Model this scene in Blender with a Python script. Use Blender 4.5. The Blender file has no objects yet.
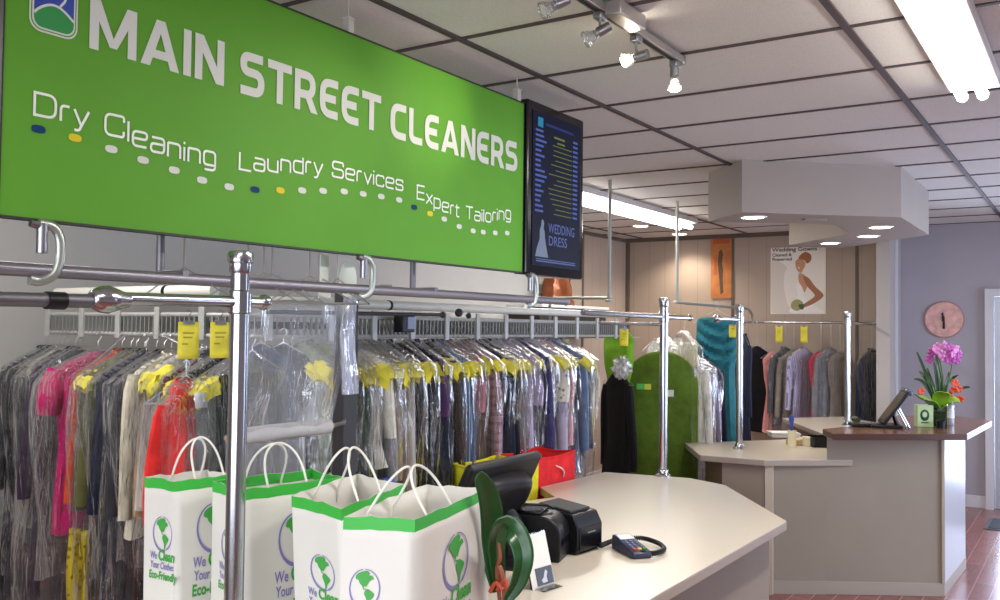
import bpy, math, random
from mathutils import Vector, Matrix
random.seed(7)
PI = math.pi
sc = bpy.context.scene
COL = sc.collection

# ------------------------------------------------------------------ camera
YAW, PITCH, ROLL, FPX, EYE = 0.579266585, 0.0306224511, 0.0114340916, 913.938, 1.72
FW = Vector((-math.sin(YAW)*math.cos(PITCH), math.cos(YAW)*math.cos(PITCH), math.sin(PITCH)))
_r = Vector((math.cos(YAW), math.sin(YAW), 0)); _u = _r.cross(FW)
RT = _r*math.cos(ROLL) + _u*math.sin(ROLL)
UP = -_r*math.sin(ROLL) + _u*math.cos(ROLL)
CAM = Vector((0, 0, EYE))
cd = bpy.data.cameras.new('camera'); cam = bpy.data.objects.new('camera', cd); COL.objects.link(cam)
cd.sensor_width = 36; cd.lens = FPX*36/1000; cd.clip_start = 0.05; cd.clip_end = 200
cam.matrix_world = Matrix(((RT.x, UP.x, -FW.x, CAM.x), (RT.y, UP.y, -FW.y, CAM.y), (RT.z, UP.z, -FW.z, CAM.z), (0, 0, 0, 1)))
sc.camera = cam

def ray(x, y): return FW + RT*((x-500)/FPX) + UP*((300-y)/FPX)
def at(x, y, depth): return CAM + ray(x, y)*depth           # real point seen at a pixel, at a given distance
def at_x(x, y, X): d = ray(x, y); return CAM + d*((X-CAM.x)/d.x)
def at_y(x, y, Y): d = ray(x, y); return CAM + d*((Y-CAM.y)/d.y)
def at_z(x, y, Z): d = ray(x, y); return CAM + d*((Z-CAM.z)/d.z)

# ------------------------------------------------------------------ mesh builder
class MB:
    def __init__(s): s.v = []; s.f = []
    def add(s, vs, fs):
        b = len(s.v); s.v += [Vector(p) for p in vs]; s.f += [[i+b for i in f] for f in fs]; return s
    def box(s, c, d, rz=0.0, M=None):
        c = Vector(c); x, y, z = d[0]/2, d[1]/2, d[2]/2
        vs = [Vector((a*x, b*y, e*z)) for a in (-1, 1) for b in (-1, 1) for e in (-1, 1)]
        R_ = M if M is not None else Matrix.Rotation(rz, 3, 'Z')
        return s.add([c + R_ @ p for p in vs], [(0,1,3,2),(4,6,7,5),(0,4,5,1),(2,3,7,6),(0,2,6,4),(1,5,7,3)])
    def prism(s, poly, z0, z1):
        n = len(poly)
        a = sum(poly[i][0]*poly[(i+1) % n][1]-poly[(i+1) % n][0]*poly[i][1] for i in range(n))
        if a < 0: poly = poly[::-1]
        return s.add([(p[0], p[1], z0) for p in poly]+[(p[0], p[1], z1) for p in poly],
                     [list(range(n))[::-1], list(range(n, 2*n))]+[(i, (i+1) % n, n+(i+1) % n, n+i) for i in range(n)])
    def tube(s, pts, r, seg=8, closed=False, caps=True, flat=1.0, refn=None):
        pts = [Vector(p) for p in pts]; n = len(pts)
        rs = r if isinstance(r, (list, tuple)) else [r]*n
        nrm = None; vs = []
        for i, p in enumerate(pts):
            if closed: t = pts[(i+1) % n]-pts[i-1]
            else: t = pts[min(i+1, n-1)]-pts[max(i-1, 0)]
            t.normalize()
            if nrm is None:
                a = Vector(refn) if refn else (Vector((0, 0, 1)) if abs(t.z) < .9 else Vector((1, 0, 0)))
                nrm = a - t*a.dot(t)
            else: nrm = nrm - t*nrm.dot(t)
            if nrm.length < 1e-6: nrm = t.orthogonal()
            nrm.normalize(); b = t.cross(nrm)
            for k in range(seg):
                a = 2*PI*k/seg
                vs.append(p + (nrm*math.cos(a)*flat + b*math.sin(a))*rs[i])
        fs = []
        for i in range(n if closed else n-1):
            j = (i+1) % n
            for k in range(seg):
                k2 = (k+1) % seg
                fs.append((i*seg+k, i*seg+k2, j*seg+k2, j*seg+k))
        if caps and not closed:
            fs.append(list(range(seg))[::-1]); fs.append([(n-1)*seg+k for k in range(seg)])
        return s.add(vs, fs)
    def cyl(s, a, b, r, seg=16, r2=None): return s.tube([a, b], [r, r if r2 is None else r2], seg)
    def lathe(s, prof, c=(0, 0, 0), seg=20, M=None):
        c = Vector(c); vs = []
        for (r, z) in prof:
            for k in range(seg):
                a = 2*PI*k/seg; p = Vector((r*math.cos(a), r*math.sin(a), z))
                vs.append(c + (M @ p if M is not None else p))
        n = len(prof); fs = []
        for i in range(n-1):
            for k in range(seg):
                k2 = (k+1) % seg; fs.append((i*seg+k, i*seg+k2, (i+1)*seg+k2, (i+1)*seg+k))
        if prof[0][0] > 1e-4: fs.append(list(range(seg))[::-1])
        if prof[-1][0] > 1e-4: fs.append([(n-1)*seg+k for k in range(seg)])
        return s.add(vs, fs)
    def ball(s, c, r, sc_=(1, 1, 1), seg=14, M=None):
        n = max(6, seg//2); vs = []; c = Vector(c)
        for i in range(n+1):
            ph = PI*i/n
            for k in range(seg):
                a = 2*PI*k/seg
                p = Vector((r*math.sin(ph)*math.cos(a)*sc_[0], r*math.sin(ph)*math.sin(a)*sc_[1], -r*math.cos(ph)*sc_[2]))
                vs.append(c + (M @ p if M is not None else p))
        fs = [(i*seg+k, i*seg+(k+1) % seg, (i+1)*seg+(k+1) % seg, (i+1)*seg+k) for i in range(n) for k in range(seg)]
        return s.add(vs, fs)
    def grid(s, rows):
        m = len(rows[0]); vs = [p for r in rows for p in r]
        return s.add(vs, [(i*m+j, i*m+j+1, (i+1)*m+j+1, (i+1)*m+j) for i in range(len(rows)-1) for j in range(m-1)])
    def poly(s, pts): return s.add(pts, [list(range(len(pts)))])

RL = {}
def rootloc(o): return RL.get(o.name, Vector((0, 0, 0))) if o else Vector((0, 0, 0))
def obj(name, mb, m, parent=None, local=False, smooth=True, bevel=0, solid=0, sub=0):
    off = Vector((0, 0, 0)) if (local or parent is None) else rootloc(parent)
    me = bpy.data.meshes.new(name)
    me.from_pydata([tuple(p-off) for p in mb.v], [], mb.f); me.update()
    if smooth:
        me.polygons.foreach_set('use_smooth', [True]*len(me.polygons))
        me.set_sharp_from_angle(angle=math.radians(38))
    o = bpy.data.objects.new(name, me); COL.objects.link(o)
    if m: me.materials.append(m)
    if parent: o.parent = parent; RL[o.name] = off
    if solid:
        md = o.modifiers.new('solid', 'SOLIDIFY'); md.thickness = solid; md.offset = 0
    if bevel:
        md = o.modifiers.new('bevel', 'BEVEL'); md.width = bevel; md.segments = 2; md.limit_method = 'ANGLE'; md.angle_limit = math.radians(40)
    if sub:
        md = o.modifiers.new('sub', 'SUBSURF'); md.levels = sub; md.render_levels = sub
    return o
def tag(o, label, cat, group=None, kind=None):
    o['label'] = label; o['category'] = cat
    if group: o['group'] = group
    if kind: o['kind'] = kind
    return o
def thing(name, label, cat, loc=(0, 0, 0), rz=0, group=None):
    o = bpy.data.objects.new(name, None); COL.objects.link(o); o.empty_display_size = .05
    o.location = loc; o.rotation_euler = (0, 0, rz); RL[o.name] = Vector(loc)
    return tag(o, label, cat, group)
def struct(name, mb, m, smooth=False, bevel=0, parent=None):
    o = obj(name, mb, m, parent, smooth=smooth, bevel=bevel)
    if parent is None: o['kind'] = 'structure'
    return o

# ------------------------------------------------------------------ materials
def lin(c):
    if isinstance(c, str): c = [int(c[i:i+2], 16)/255 for i in (0, 2, 4)]
    return tuple(((x/12.92) if x <= .04045 else ((x+.055)/1.055)**2.4) for x in c) + (1.0,)
MATS = {}
def nt(name):
    m = bpy.data.materials.new(name); m.use_nodes = True
    return m, m.node_tree, m.node_tree.nodes['Principled BSDF']
def pm(name, col, rough=.5, metal=0, var=0.0, vscale=8, bump=0, bscale=60, spec=.5, trans=0, coat=0):
    if name in MATS: return MATS[name]
    m, t, b = nt(name); c = lin(col)
    b.inputs['Base Color'].default_value = c; b.inputs['Roughness'].default_value = rough
    b.inputs['Metallic'].default_value = metal; b.inputs['Specular IOR Level'].default_value = spec
    if coat: b.inputs['Coat Weight'].default_value = coat
    if trans: b.inputs['Transmission Weight'].default_value = trans
    tc = None
    if var or bump: tc = t.nodes.new('ShaderNodeTexCoord')
    if var:
        n = t.nodes.new('ShaderNodeTexNoise'); n.inputs['Scale'].default_value = vscale; n.inputs['Detail'].default_value = 4
        r = t.nodes.new('ShaderNodeValToRGB')
        r.color_ramp.elements[0].position = .3; r.color_ramp.elements[1].position = .7
        r.color_ramp.elements[0].color = tuple(x*(1-var) for x in c[:3])+(1,)
        r.color_ramp.elements[1].color = tuple(min(1, x*(1+var)) for x in c[:3])+(1,)
        t.links.new(tc.outputs['Object'], n.inputs['Vector']); t.links.new(n.outputs['Fac'], r.inputs['Fac'])
        t.links.new(r.outputs['Color'], b.inputs['Base Color'])
    if bump:
        n = t.nodes.new('ShaderNodeTexNoise'); n.inputs['Scale'].default_value = bscale; n.inputs['Detail'].default_value = 3
        bp = t.nodes.new('ShaderNodeBump'); bp.inputs['Strength'].default_value = bump; bp.inputs['Distance'].default_value = .01
        t.links.new(tc.outputs['Object'], n.inputs['Vector']); t.links.new(n.outputs['Fac'], bp.inputs['Height'])
        t.links.new(bp.outputs['Normal'], b.inputs['Normal'])
    MATS[name] = m; return m
def em(name, col, strength):
    if name in MATS: return MATS[name]
    m, t, b = nt(name); b.inputs['Base Color'].default_value = (0, 0, 0, 1); b.inputs['Specular IOR Level'].default_value = .15
    b.inputs['Emission Color'].default_value = lin(col); b.inputs['Emission Strength'].default_value = strength
    MATS[name] = m; return m
def math_node(t, op, a, b=None):
    n = t.nodes.new('ShaderNodeMath'); n.operation = op
    for i, x in enumerate((a, b)):
        if x is None: continue
        if isinstance(x, (int, float)): n.inputs[i].default_value = x
        else: t.links.new(x, n.inputs[i])
    return n.outputs[0]
def plastic(name, base=.10, gain=.42, sx=14, tint=(0.86, 0.88, 0.92), rough=.16, ior=1.3, bump=.9):
    """thin clear film: see-through, denser and glossier where it creases"""
    if name in MATS: return MATS[name]
    m, t, b = nt(name); N = t.nodes; L = t.links
    b.inputs['Base Color'].default_value = (*tint, 1); b.inputs['Roughness'].default_value = rough
    b.inputs['Specular IOR Level'].default_value = 1.0
    tc = N.new('ShaderNodeTexCoord'); mp = N.new('ShaderNodeMapping'); mp.inputs['Scale'].default_value = (sx, sx, sx*.16)
    n = N.new('ShaderNodeTexNoise'); n.inputs['Scale'].default_value = 2.2; n.inputs['Detail'].default_value = 5; n.inputs['Distortion'].default_value = 1.2
    oi = N.new('ShaderNodeObjectInfo'); va = N.new('ShaderNodeVectorMath'); va.operation = 'ADD'
    L.new(tc.outputs['Object'], mp.inputs['Vector']); L.new(mp.outputs['Vector'], va.inputs[0]); L.new(oi.outputs['Location'], va.inputs[1])
    L.new(va.outputs[0], n.inputs['Vector'])
    r = N.new('ShaderNodeMapRange'); r.inputs['From Min'].default_value = .48; r.inputs['From Max'].default_value = .78
    r.inputs['To Min'].default_value = base; r.inputs['To Max'].default_value = base+gain
    L.new(n.outputs['Fac'], r.inputs['Value'])
    bp = N.new('ShaderNodeBump'); bp.inputs['Strength'].default_value = bump; bp.inputs['Distance'].default_value = .03
    L.new(n.outputs['Fac'], bp.inputs['Height']); L.new(bp.outputs['Normal'], b.inputs['Normal'])
    tr = N.new('ShaderNodeBsdfTransparent'); mx = N.new('ShaderNodeMixShader')
    L.new(r.outputs['Result'], mx.inputs['Fac']); L.new(tr.outputs[0], mx.inputs[1]); L.new(b.outputs[0], mx.inputs[2])
    gl = N.new('ShaderNodeBsdfGlossy'); gl.inputs['Roughness'].default_value = rough*.7; gl.inputs['Color'].default_value = (1, 1, 1, 1)
    L.new(bp.outputs['Normal'], gl.inputs['Normal'])
    mx2 = N.new('ShaderNodeMixShader'); fr = N.new('ShaderNodeFresnel'); fr.inputs['IOR'].default_value = ior
    L.new(bp.outputs['Normal'], fr.inputs['Normal'])
    L.new(fr.outputs[0], mx2.inputs['Fac']); L.new(mx.outputs[0], mx2.inputs[1]); L.new(gl.outputs[0], mx2.inputs[2])
    L.new(mx2.outputs[0], N['Material Output'].inputs['Surface'])
    MATS[name] = m; return m
def clear_glass(name, tint=(1, 1, 1), refl=.08):
    if name in MATS: return MATS[name]
    m, t, b = nt(name); N = t.nodes; L = t.links
    tr = N.new('ShaderNodeBsdfTransparent'); tr.inputs['Color'].default_value = (*tint, 1)
    gl = N.new('ShaderNodeBsdfGlossy'); gl.inputs['Roughness'].default_value = .03
    fr = N.new('ShaderNodeFresnel'); fr.inputs['IOR'].default_value = 1.45; mx = N.new('ShaderNodeMixShader')
    L.new(fr.outputs[0], mx.inputs['Fac']); L.new(tr.outputs[0], mx.inputs[1]); L.new(gl.outputs[0], mx.inputs[2])
    L.new(mx.outputs[0], N['Material Output'].inputs['Surface']); MATS[name] = m; return m
def fabric(cname, col, pat=None):
    nm = 'fabric_'+cname.replace(' ', '_')+('_'+pat if pat else '')
    if nm in MATS: return MATS[nm]
    m = pm(nm, col, .85, var=.16, vscale=14, bump=.35, bscale=35, spec=.25)
    if pat:
        t = m.node_tree; b = t.nodes['Principled BSDF']; tc = t.nodes.new('ShaderNodeTexCoord')
        c = lin(col); mix = t.nodes.new('ShaderNodeMix'); mix.data_type = 'RGBA'
        ci = [i for i in mix.inputs if i.type == 'RGBA']
        ci[0].default_value = c
        light = sum(c[:3])/3 < .25
        ci[1].default_value = tuple(min(1, x*2.6+.06) if light else x*.45 for x in c[:3])+(1,)
        sp = t.nodes.new('ShaderNodeSeparateXYZ'); t.links.new(tc.outputs['Object'], sp.inputs[0])
        def stripe(o, f, th): return math_node(t, 'GREATER_THAN', math_node(t, 'SINE', math_node(t, 'MULTIPLY', o, f)), th)
        if pat == 'stripe': fac = stripe(math_node(t, 'ADD', sp.outputs[0], sp.outputs[1]), 320, .55)
        elif pat == 'plaid': fac = math_node(t, 'MULTIPLY', math_node(t, 'ADD', stripe(sp.outputs[0], 150, .3), stripe(sp.outputs[2], 130, .3)), .5)
        else:
            n = t.nodes.new('ShaderNodeTexVoronoi'); n.inputs['Scale'].default_value = 28
            t.links.new(tc.outputs['Object'], n.inputs['Vector']); fac = math_node(t, 'LESS_THAN', n.outputs['Distance'], .28)
        t.links.new(fac, mix.inputs[0]); t.links.new([o for o in mix.outputs if o.type == 'RGBA'][0], b.inputs['Base Color'])
    return m

CHROME = pm('chrome', 'b6b8bd', .2, 1)
STEEL = pm('brushed_steel', '9a9aa0', .32, 1, bump=.05, bscale=200)
DULL = pm('dull_steel', '77757c', .45, .85)
GALV = pm('galvanised_wire', 'a3a49c', .55, .5)
BLACKP = pm('black_plastic', '121216', .4, bump=.05, bscale=300, spec=.32)
BLACKG = pm('black_gloss', '0b0b10', .18)
WHITEP = pm('white_paint', 'e4e2de', .5)
GREYBOX = pm('grey_enamel', 'b2b2ae', .45, .2, var=.06, vscale=20)
PLAST = plastic('clear_garment_film', .012, .13, 20, (.66, .68, .72), .12, 1.16)
PLAST2 = plastic('clear_roll_film', .26, .22, 5, (.60, .62, .68), .35, 1.12, .5)
YELLOW = pm('yellow_paper', 'dccf3e', .7, var=.08, vscale=25, bump=.2, bscale=40)
WIRE = pm('hanger_wire', 'b8b8b8', .35, .8)

# ------------------------------------------------------------------ setting
H_C = 2.82
XL, YB, XR, YF = -4.82, 10.2, 2.6, -1.9
def ceil_mat():
    m, t, b = nt('ceiling_tile'); N = t.nodes; L = t.links
    b.inputs['Roughness'].default_value = .9
    tc = N.new('ShaderNodeTexCoord'); n = N.new('ShaderNodeTexNoise'); n.inputs['Scale'].default_value = 180; n.inputs['Detail'].default_value = 4
    L.new(tc.outputs['Object'], n.inputs['Vector'])
    r = N.new('ShaderNodeValToRGB'); r.color_ramp.elements[0].color = lin('cecdca'); r.color_ramp.elements[1].color = lin('dad9d6')
    r.color_ramp.elements[0].position = .35; r.color_ramp.elements[1].position = .6
    L.new(n.outputs['Fac'], r.inputs['Fac']); L.new(r.outputs['Color'], b.inputs['Base Color'])
    bp = N.new('ShaderNodeBump'); bp.inputs['Strength'].default_value = .15; bp.inputs['Distance'].default_value = .005
    L.new(n.outputs['Fac'], bp.inputs['Height']); L.new(bp.outputs['Normal'], b.inputs['Normal'])
    return m
def floor_mat():
    m, t, b = nt('floor_planks'); N = t.nodes; L = t.links
    b.inputs['Roughness'].default_value = .22; b.inputs['Specular IOR Level'].default_value = .6
    tc = N.new('ShaderNodeTexCoord'); mp = N.new('ShaderNodeMapping'); mp.inputs['Rotation'].default_value = (0, 0, PI/2)
    br = N.new('ShaderNodeTexBrick'); br.inputs['Scale'].default_value = 1
    br.inputs['Brick Width'].default_value = 1.1; br.inputs['Row Height'].default_value = .12; br.inputs['Mortar Size'].default_value = .004
    br.inputs['Color1'].default_value = lin('93584f'); br.inputs['Color2'].default_value = lin('a8685f'); br.inputs['Mortar'].default_value = lin('c08a80')
    L.new(tc.outputs['Object'], mp.inputs['Vector']); L.new(mp.outputs['Vector'], br.inputs['Vector'])
    mp2 = N.new('ShaderNodeMapping'); mp2.inputs['Scale'].default_value = (30, 2, 1)
    n = N.new('ShaderNodeTexNoise'); n.inputs['Scale'].default_value = 3; n.inputs['Detail'].default_value = 6
    L.new(tc.outputs['Object'], mp2.inputs['Vector']); L.new(mp2.outputs['Vector'], n.inputs['Vector'])
    mix = N.new('ShaderNodeMix'); mix.data_type = 'RGBA'; mix.blend_type = 'MULTIPLY'; mix.inputs[0].default_value = .45
    ci = [i for i in mix.inputs if i.type == 'RGBA']; L.new(br.outputs['Color'], ci[0]); L.new(n.outputs['Fac'], ci[1])
    L.new([o for o in mix.outputs if o.type == 'RGBA'][0], b.inputs['Base Color'])
    return m
def panel_mat(name, col, step=.2, axis=0):
    m, t, b = nt(name); N = t.nodes; L = t.links
    b.inputs['Roughness'].default_value = .7
    tc = N.new('ShaderNodeTexCoord'); sp = N.new('ShaderNodeSeparateXYZ'); L.new(tc.outputs['Object'], sp.inputs[0])
    f = math_node(t, 'LESS_THAN', math_node(t, 'MODULO', math_node(t, 'ADD', sp.outputs[axis], 50), step), .006)
    n = N.new('ShaderNodeTexNoise'); n.inputs['Scale'].default_value = 1.4; n.inputs['Detail'].default_value = 5
    L.new(tc.outputs['Object'], n.inputs['Vector'])
    c = lin(col); r = N.new('ShaderNodeValToRGB')
    r.color_ramp.elements[0].color = tuple(x*.9 for x in c[:3])+(1,); r.color_ramp.elements[1].color = tuple(min(1, x*1.06) for x in c[:3])+(1,)
    L.new(n.outputs['Fac'], r.inputs['Fac'])
    mix = N.new('ShaderNodeMix'); mix.data_type = 'RGBA'; ci = [i for i in mix.inputs if i.type == 'RGBA']
    L.new(f, mix.inputs[0]); L.new(r.outputs['Color'], ci[0]); ci[1].default_value = tuple(x*.72 for x in c[:3])+(1,)
    L.new([o for o in mix.outputs if o.type == 'RGBA'][0], b.inputs['Base Color'])
    return m
GREYWALL = pm('wall_grey_paint', 'b2b0ac', .8, var=.03, vscale=2)
MAUVE = pm('wall_mauve_paint', 'a8a2ab', .75, var=.03, vscale=2)
BEIGE = panel_mat('wall_beige_panel', 'b3a293', .203, 0)
BEIGE2 = panel_mat('wall_beige_side_panel', 'b3a293', .203, 1)
WHITETRIM = pm('white_trim_paint', 'cfcdd2', .5)
DARKSTRIP = pm('dark_channel', '63574b', .6)
TEE = pm('ceiling_tee_paint', '45393a', .6)

struct('floor', MB().box(((XL+XR)/2, (YB+YF)/2, -.05), (XR-XL+.4, YB-YF+.4, .1)), floor_mat())
struct('ceiling', MB().box(((XL+XR)/2, (YB+YF)/2, H_C+.05), (XR-XL+.4, YB-YF+.4, .1)), ceil_mat())
g = MB()
XA = -2.0232; TW = 1.2735
for k in range(-3, 4):
    X = XA + k*TW
    if XL < X < XR: g.box((X, (YB+YF)/2, H_C-.004), (.028, YB-YF, .008))
for j in range(-8, 14):
    Y = 2.7934 + j*.61
    if YF < Y < YB: g.box(((XL+XR)/2, Y, H_C-.003), (XR-XL, .020, .006))
o = struct('ceiling_grid_trim', g, TEE)
# walls
struct('wall_left', MB().box((XL-.06, (YF+8.15)/2, H_C/2), (.12, 8.15-YF, H_C)), GREYWALL)
struct('wall_left_panelled', MB().box((XL-.06, (8.15+YB)/2, H_C/2), (.12, YB-8.15, H_C)), BEIGE2)
struct('wall_back', MB().box(((XL-1.85)/2, YB+.06, H_C/2), (-1.85-XL, .12, H_C)), BEIGE)
DX0, DX1, DH = -.86, .10, 2.09
w = MB().box(((-1.85+DX0)/2, YB+.06, H_C/2), (DX0+1.85, .12, H_C)).box(((DX0+DX1)/2, YB+.06, (DH+H_C)/2), (DX1-DX0, .12, H_C-DH)).box(((DX1+XR)/2, YB+.06, H_C/2), (XR-DX1, .12, H_C))
struct('wall_back_plain', w, MAUVE)
struct('wall_partition', MB().box((-1.77, 9.9, H_C/2), (.125, .6, H_C)), pm('partition_paint', 'b4aca6', .7))
struct('trim_3', MB().box((-1.70, 9.93, H_C/2), (.012, .1, H_C)), WHITETRIM)
# right and front walls with shop windows
WZ0, WZ1 = .5, 2.45
def wall_with_windows(name, axis, c, lo, hi, openings, m):
    mb = MB()
    def seg(a, b, z0, z1):
        if axis == 'x': mb.box((c, (a+b)/2, (z0+z1)/2), (.12, b-a, z1-z0))
        else: mb.box(((a+b)/2, c, (z0+z1)/2), (b-a, .12, z1-z0))
    cur = lo
    for (a, b) in openings:
        seg(cur, a, 0, H_C); seg(a, b, 0, WZ0); seg(a, b, WZ1, H_C); cur = b
    seg(cur, hi, 0, H_C); struct(name, mb, m)
wall_with_windows('wall_right', 'x', XR+.06, YF, YB, [(5.0, 9.4)], MAUVE)
wall_with_windows('wall_front', 'y', YF-.06, XL, XR, [(-2.6, 1.9)], GREYWALL)
GLASS = clear_glass('window_glass')
win = MB()
for (a, b) in ((5.0, 9.4),):
    for y in (a+.03, (a+b)/2, b-.03): win.box((XR+.06, y, (WZ0+WZ1)/2), (.1, .06, WZ1-WZ0))
    for z in (WZ0+.03, WZ1-.03): win.box((XR+.06, (a+b)/2, z), (.1, b-a, .06))
w1 = struct('window_1', win, WHITETRIM); obj('pane', MB().box((XR+.06, 7.2, (WZ0+WZ1)/2), (.008, 4.3, WZ1-WZ0-.1)), GLASS, w1, smooth=False)
win = MB()
for x in (-2.57, -.35, 1.87): win.box((x, YF-.06, (WZ0+WZ1)/2), (.06, .1, WZ1-WZ0))
for z in (WZ0+.03, WZ1-.03): win.box((-.35, YF-.06, z), (4.5, .1, .06))
w2 = struct('window_2', win, WHITETRIM); obj('pane', MB().box((-.35, YF-.06, (WZ0+WZ1)/2), (4.4, .008, WZ1-WZ0-.1)), GLASS, w2, smooth=False)
# door in the back wall
fr = MB().box((DX0-.035, YB-.02, DH/2+.035), (.07, .06, DH+.07)).box((DX1+.035, YB-.02, DH/2+.035), (.07, .06, DH+.07)).box(((DX0+DX1)/2, YB-.02, DH+.035), (DX1-DX0, .06, .07))
d1 = struct('door_1', fr, WHITETRIM)
ALU = pm('door_aluminium', 'b9bcc4', .4, .5)
leaf = MB().box((DX0+.035, YB+.05, DH/2), (.06, .045, DH-.01)).box((DX1-.035, YB+.05, DH/2), (.06, .045, DH-.01)).box(((DX0+DX1)/2, YB+.05, .12), (DX1-DX0-.13, .045, .22)).box(((DX0+DX1)/2, YB+.05, DH-.05), (DX1-DX0-.13, .045, .09))
obj('door_leaf', leaf, ALU, d1, smooth=False)
obj('pane', MB().box(((DX0+DX1)/2, YB+.05, 1.1), (DX1-DX0-.13, .008, 1.76)), GLASS, d1, smooth=False)
bl = MB()
for i in range(9): bl.box(((DX0+DX1)/2+.0, YB+.028, .55+i*.05), (DX1-DX0-.16, .02, .012))
obj('blind', bl, pm('blind_slat', '4a4d52', .5), d1, smooth=False)
struct('baseboard_back', MB().box(((-1.70+DX0-.07)/2, YB-.012, .06), (DX0-.07+1.70, .024, .12)), WHITETRIM, bevel=.004)
struct('baseboard_left', MB().box((XL+.012, (YF+YB)/2, .05), (.024, YB-YF, .1)), WHITETRIM)
# channel strips that hold the wall panels
struct('trim_1', MB().box((-3.49, YB-.006, 1.41), (.03, .012, 2.82)), DARKSTRIP)
struct('trim_2', MB().box((-2.139, YB-.006, 1.41), (.03, .012, 2.82)), DARKSTRIP)
struct('trim_4', MB().box((XL+.02, YB-.02, 1.41), (.04, .04, 2.82)), DARKSTRIP)
struct('trim_5', MB().box(((XL-1.9)/2, YB-.008, 2.80), (2.92, .016, .04)), DARKSTRIP)
struct('trim_6', MB().box((XL+.006, 9.05, 1.41), (.012, .03, 2.82)), DARKSTRIP)
struct('trim_7', MB().box((XL+.008, 9.15, 2.80), (.016, 2.0, .04)), DARKSTRIP)
# outside
struct('ground_outside', MB().box((0, 16, -.15), (60, 60, .1)), pm('pavement', '9c9a98', .9, var=.1, vscale=3))
hedge = MB()
random.seed(3)
for i in range(420):
    p = Vector((random.uniform(-2.5, 3.0), random.uniform(14.5, 16.2), random.uniform(0, 1.5)))
    hedge.ball(p, random.uniform(.10, .2), (1, 1, .8), 7)
o = obj('hedge', hedge, pm('hedge_leaf', '4d6b3c', .8, var=.4, vscale=6)); tag(o, 'green hedge outside beyond the glass door', 'hedge', kind='stuff')

# ------------------------------------------------------------------ light
def area(name, loc, size, power, col=(1, 1, 1), rot=(0, 0, 0), sy=None, spread=None):
    l = bpy.data.lights.new(name, 'AREA'); l.energy = power; l.color = col; l.size = size
    if sy: l.shape = 'RECTANGLE'; l.size_y = sy
    if spread: l.spread = spread
    o = bpy.data.objects.new(name, l); COL.objects.link(o); o.location = loc; o.rotation_euler = rot; return o
def spot(name, loc, target, power, ang, blend=.6, col=(1, .86, .68), r=.02):
    l = bpy.data.lights.new(name, 'SPOT'); l.energy = power; l.spot_size = ang; l.spot_blend = blend; l.color = col; l.shadow_soft_size = r
    o = bpy.data.objects.new(name, l); COL.objects.link(o); o.location = loc
    o.rotation_euler = (Vector(target)-Vector(loc)).to_track_quat('-Z', 'Y').to_euler(); return o
FLUO = (1, .97, .93); DAY = (.62, .74, 1.0)
#LIGHTS
area('tube_light_near', (-.44, 3.2, 2.70), .14, 42, FLUO, sy=2.3)
area('tube_light_far', (-3.42, 7.3, 2.68), .14, 40, (1, .97, .90), sy=2.6)
area('fill_light_behind', (-.44, -.4, 2.76), .2, 44, FLUO, sy=2.3)  # unseen fill added behind the camera for general light, no fixture built
area('fill_light_staff', (-3.6, 1.3, 2.76), .2, 46, FLUO, sy=2.3)  # fill added out of view to brighten the left wall and rail side
area('fill_light_door', (.1, 7.2, 2.76), .2, 12, FLUO, sy=2.3)  # unseen ceiling area light toward the door, without a tube fixture
area('daylight_right', (XR+.5, 7.2, 1.6), 4.3, 240, DAY, rot=(0, PI/2, 0), sy=1.9)
bpy.data.objects['daylight_right'].data.shape = 'RECTANGLE'; bpy.data.objects['daylight_right'].data.size = 1.9; bpy.data.objects['daylight_right'].data.size_y = 4.3
area('daylight_front', (-.35, YF-.5, 1.6), 4.4, 170, (.86, .91, 1.0), rot=(PI/2, 0, 0), sy=1.9)
area('daylight_door', (-.38, YB+.5, 1.15), .9, 110, DAY, rot=(-PI/2, 0, 0), sy=1.9)
wd = bpy.data.worlds.new('sky'); sc.world = wd; wd.use_nodes = True
bg = wd.node_tree.nodes['Background']; bg.inputs['Color'].default_value = (.80, .88, 1, 1); bg.inputs['Strength'].default_value = 2.6

# ------------------------------------------------------------------ ceiling fixtures
TUBE = em('fluorescent_tube', 'fffaf2', 18)
def fluoro(label, x0, x1, y0, y1, tubes, r, zt):
    t = thing('fluorescent_fixture', label, 'ceiling light', ((x0+x1)/2, (y0+y1)/2, H_C))
    obj('housing', MB().box(((x0+x1)/2, (y0+y1)/2, H_C-.025), (x1-x0, y1-y0, .05)), WHITEP, t, bevel=.006)
    for x in tubes:
        tb = obj('tube', MB().cyl((x, y0+.03, zt), (x, y1-.012, zt), r, 14), TUBE, t)
        e = MB().cyl((x, y0+.0, zt), (x, y0+.03, zt), r*1.15, 12).cyl((x, y1-.012, zt), (x, y1+.004, zt), r*1.1, 12)
        obj('end_cap', e, WHITEP, tb)
    return t
fluoro('twin tube fluorescent fixture on the ceiling over the near customer floor', -.535, -.335, 2.0, 4.40, (-.485, -.405), .022, 2.745)
fluoro('fluorescent fixture on the ceiling over the garment conveyor, behind the black screen', -3.54, -3.28, 5.9, 8.55, (-3.47, -3.35), .022, 2.735)

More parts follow.
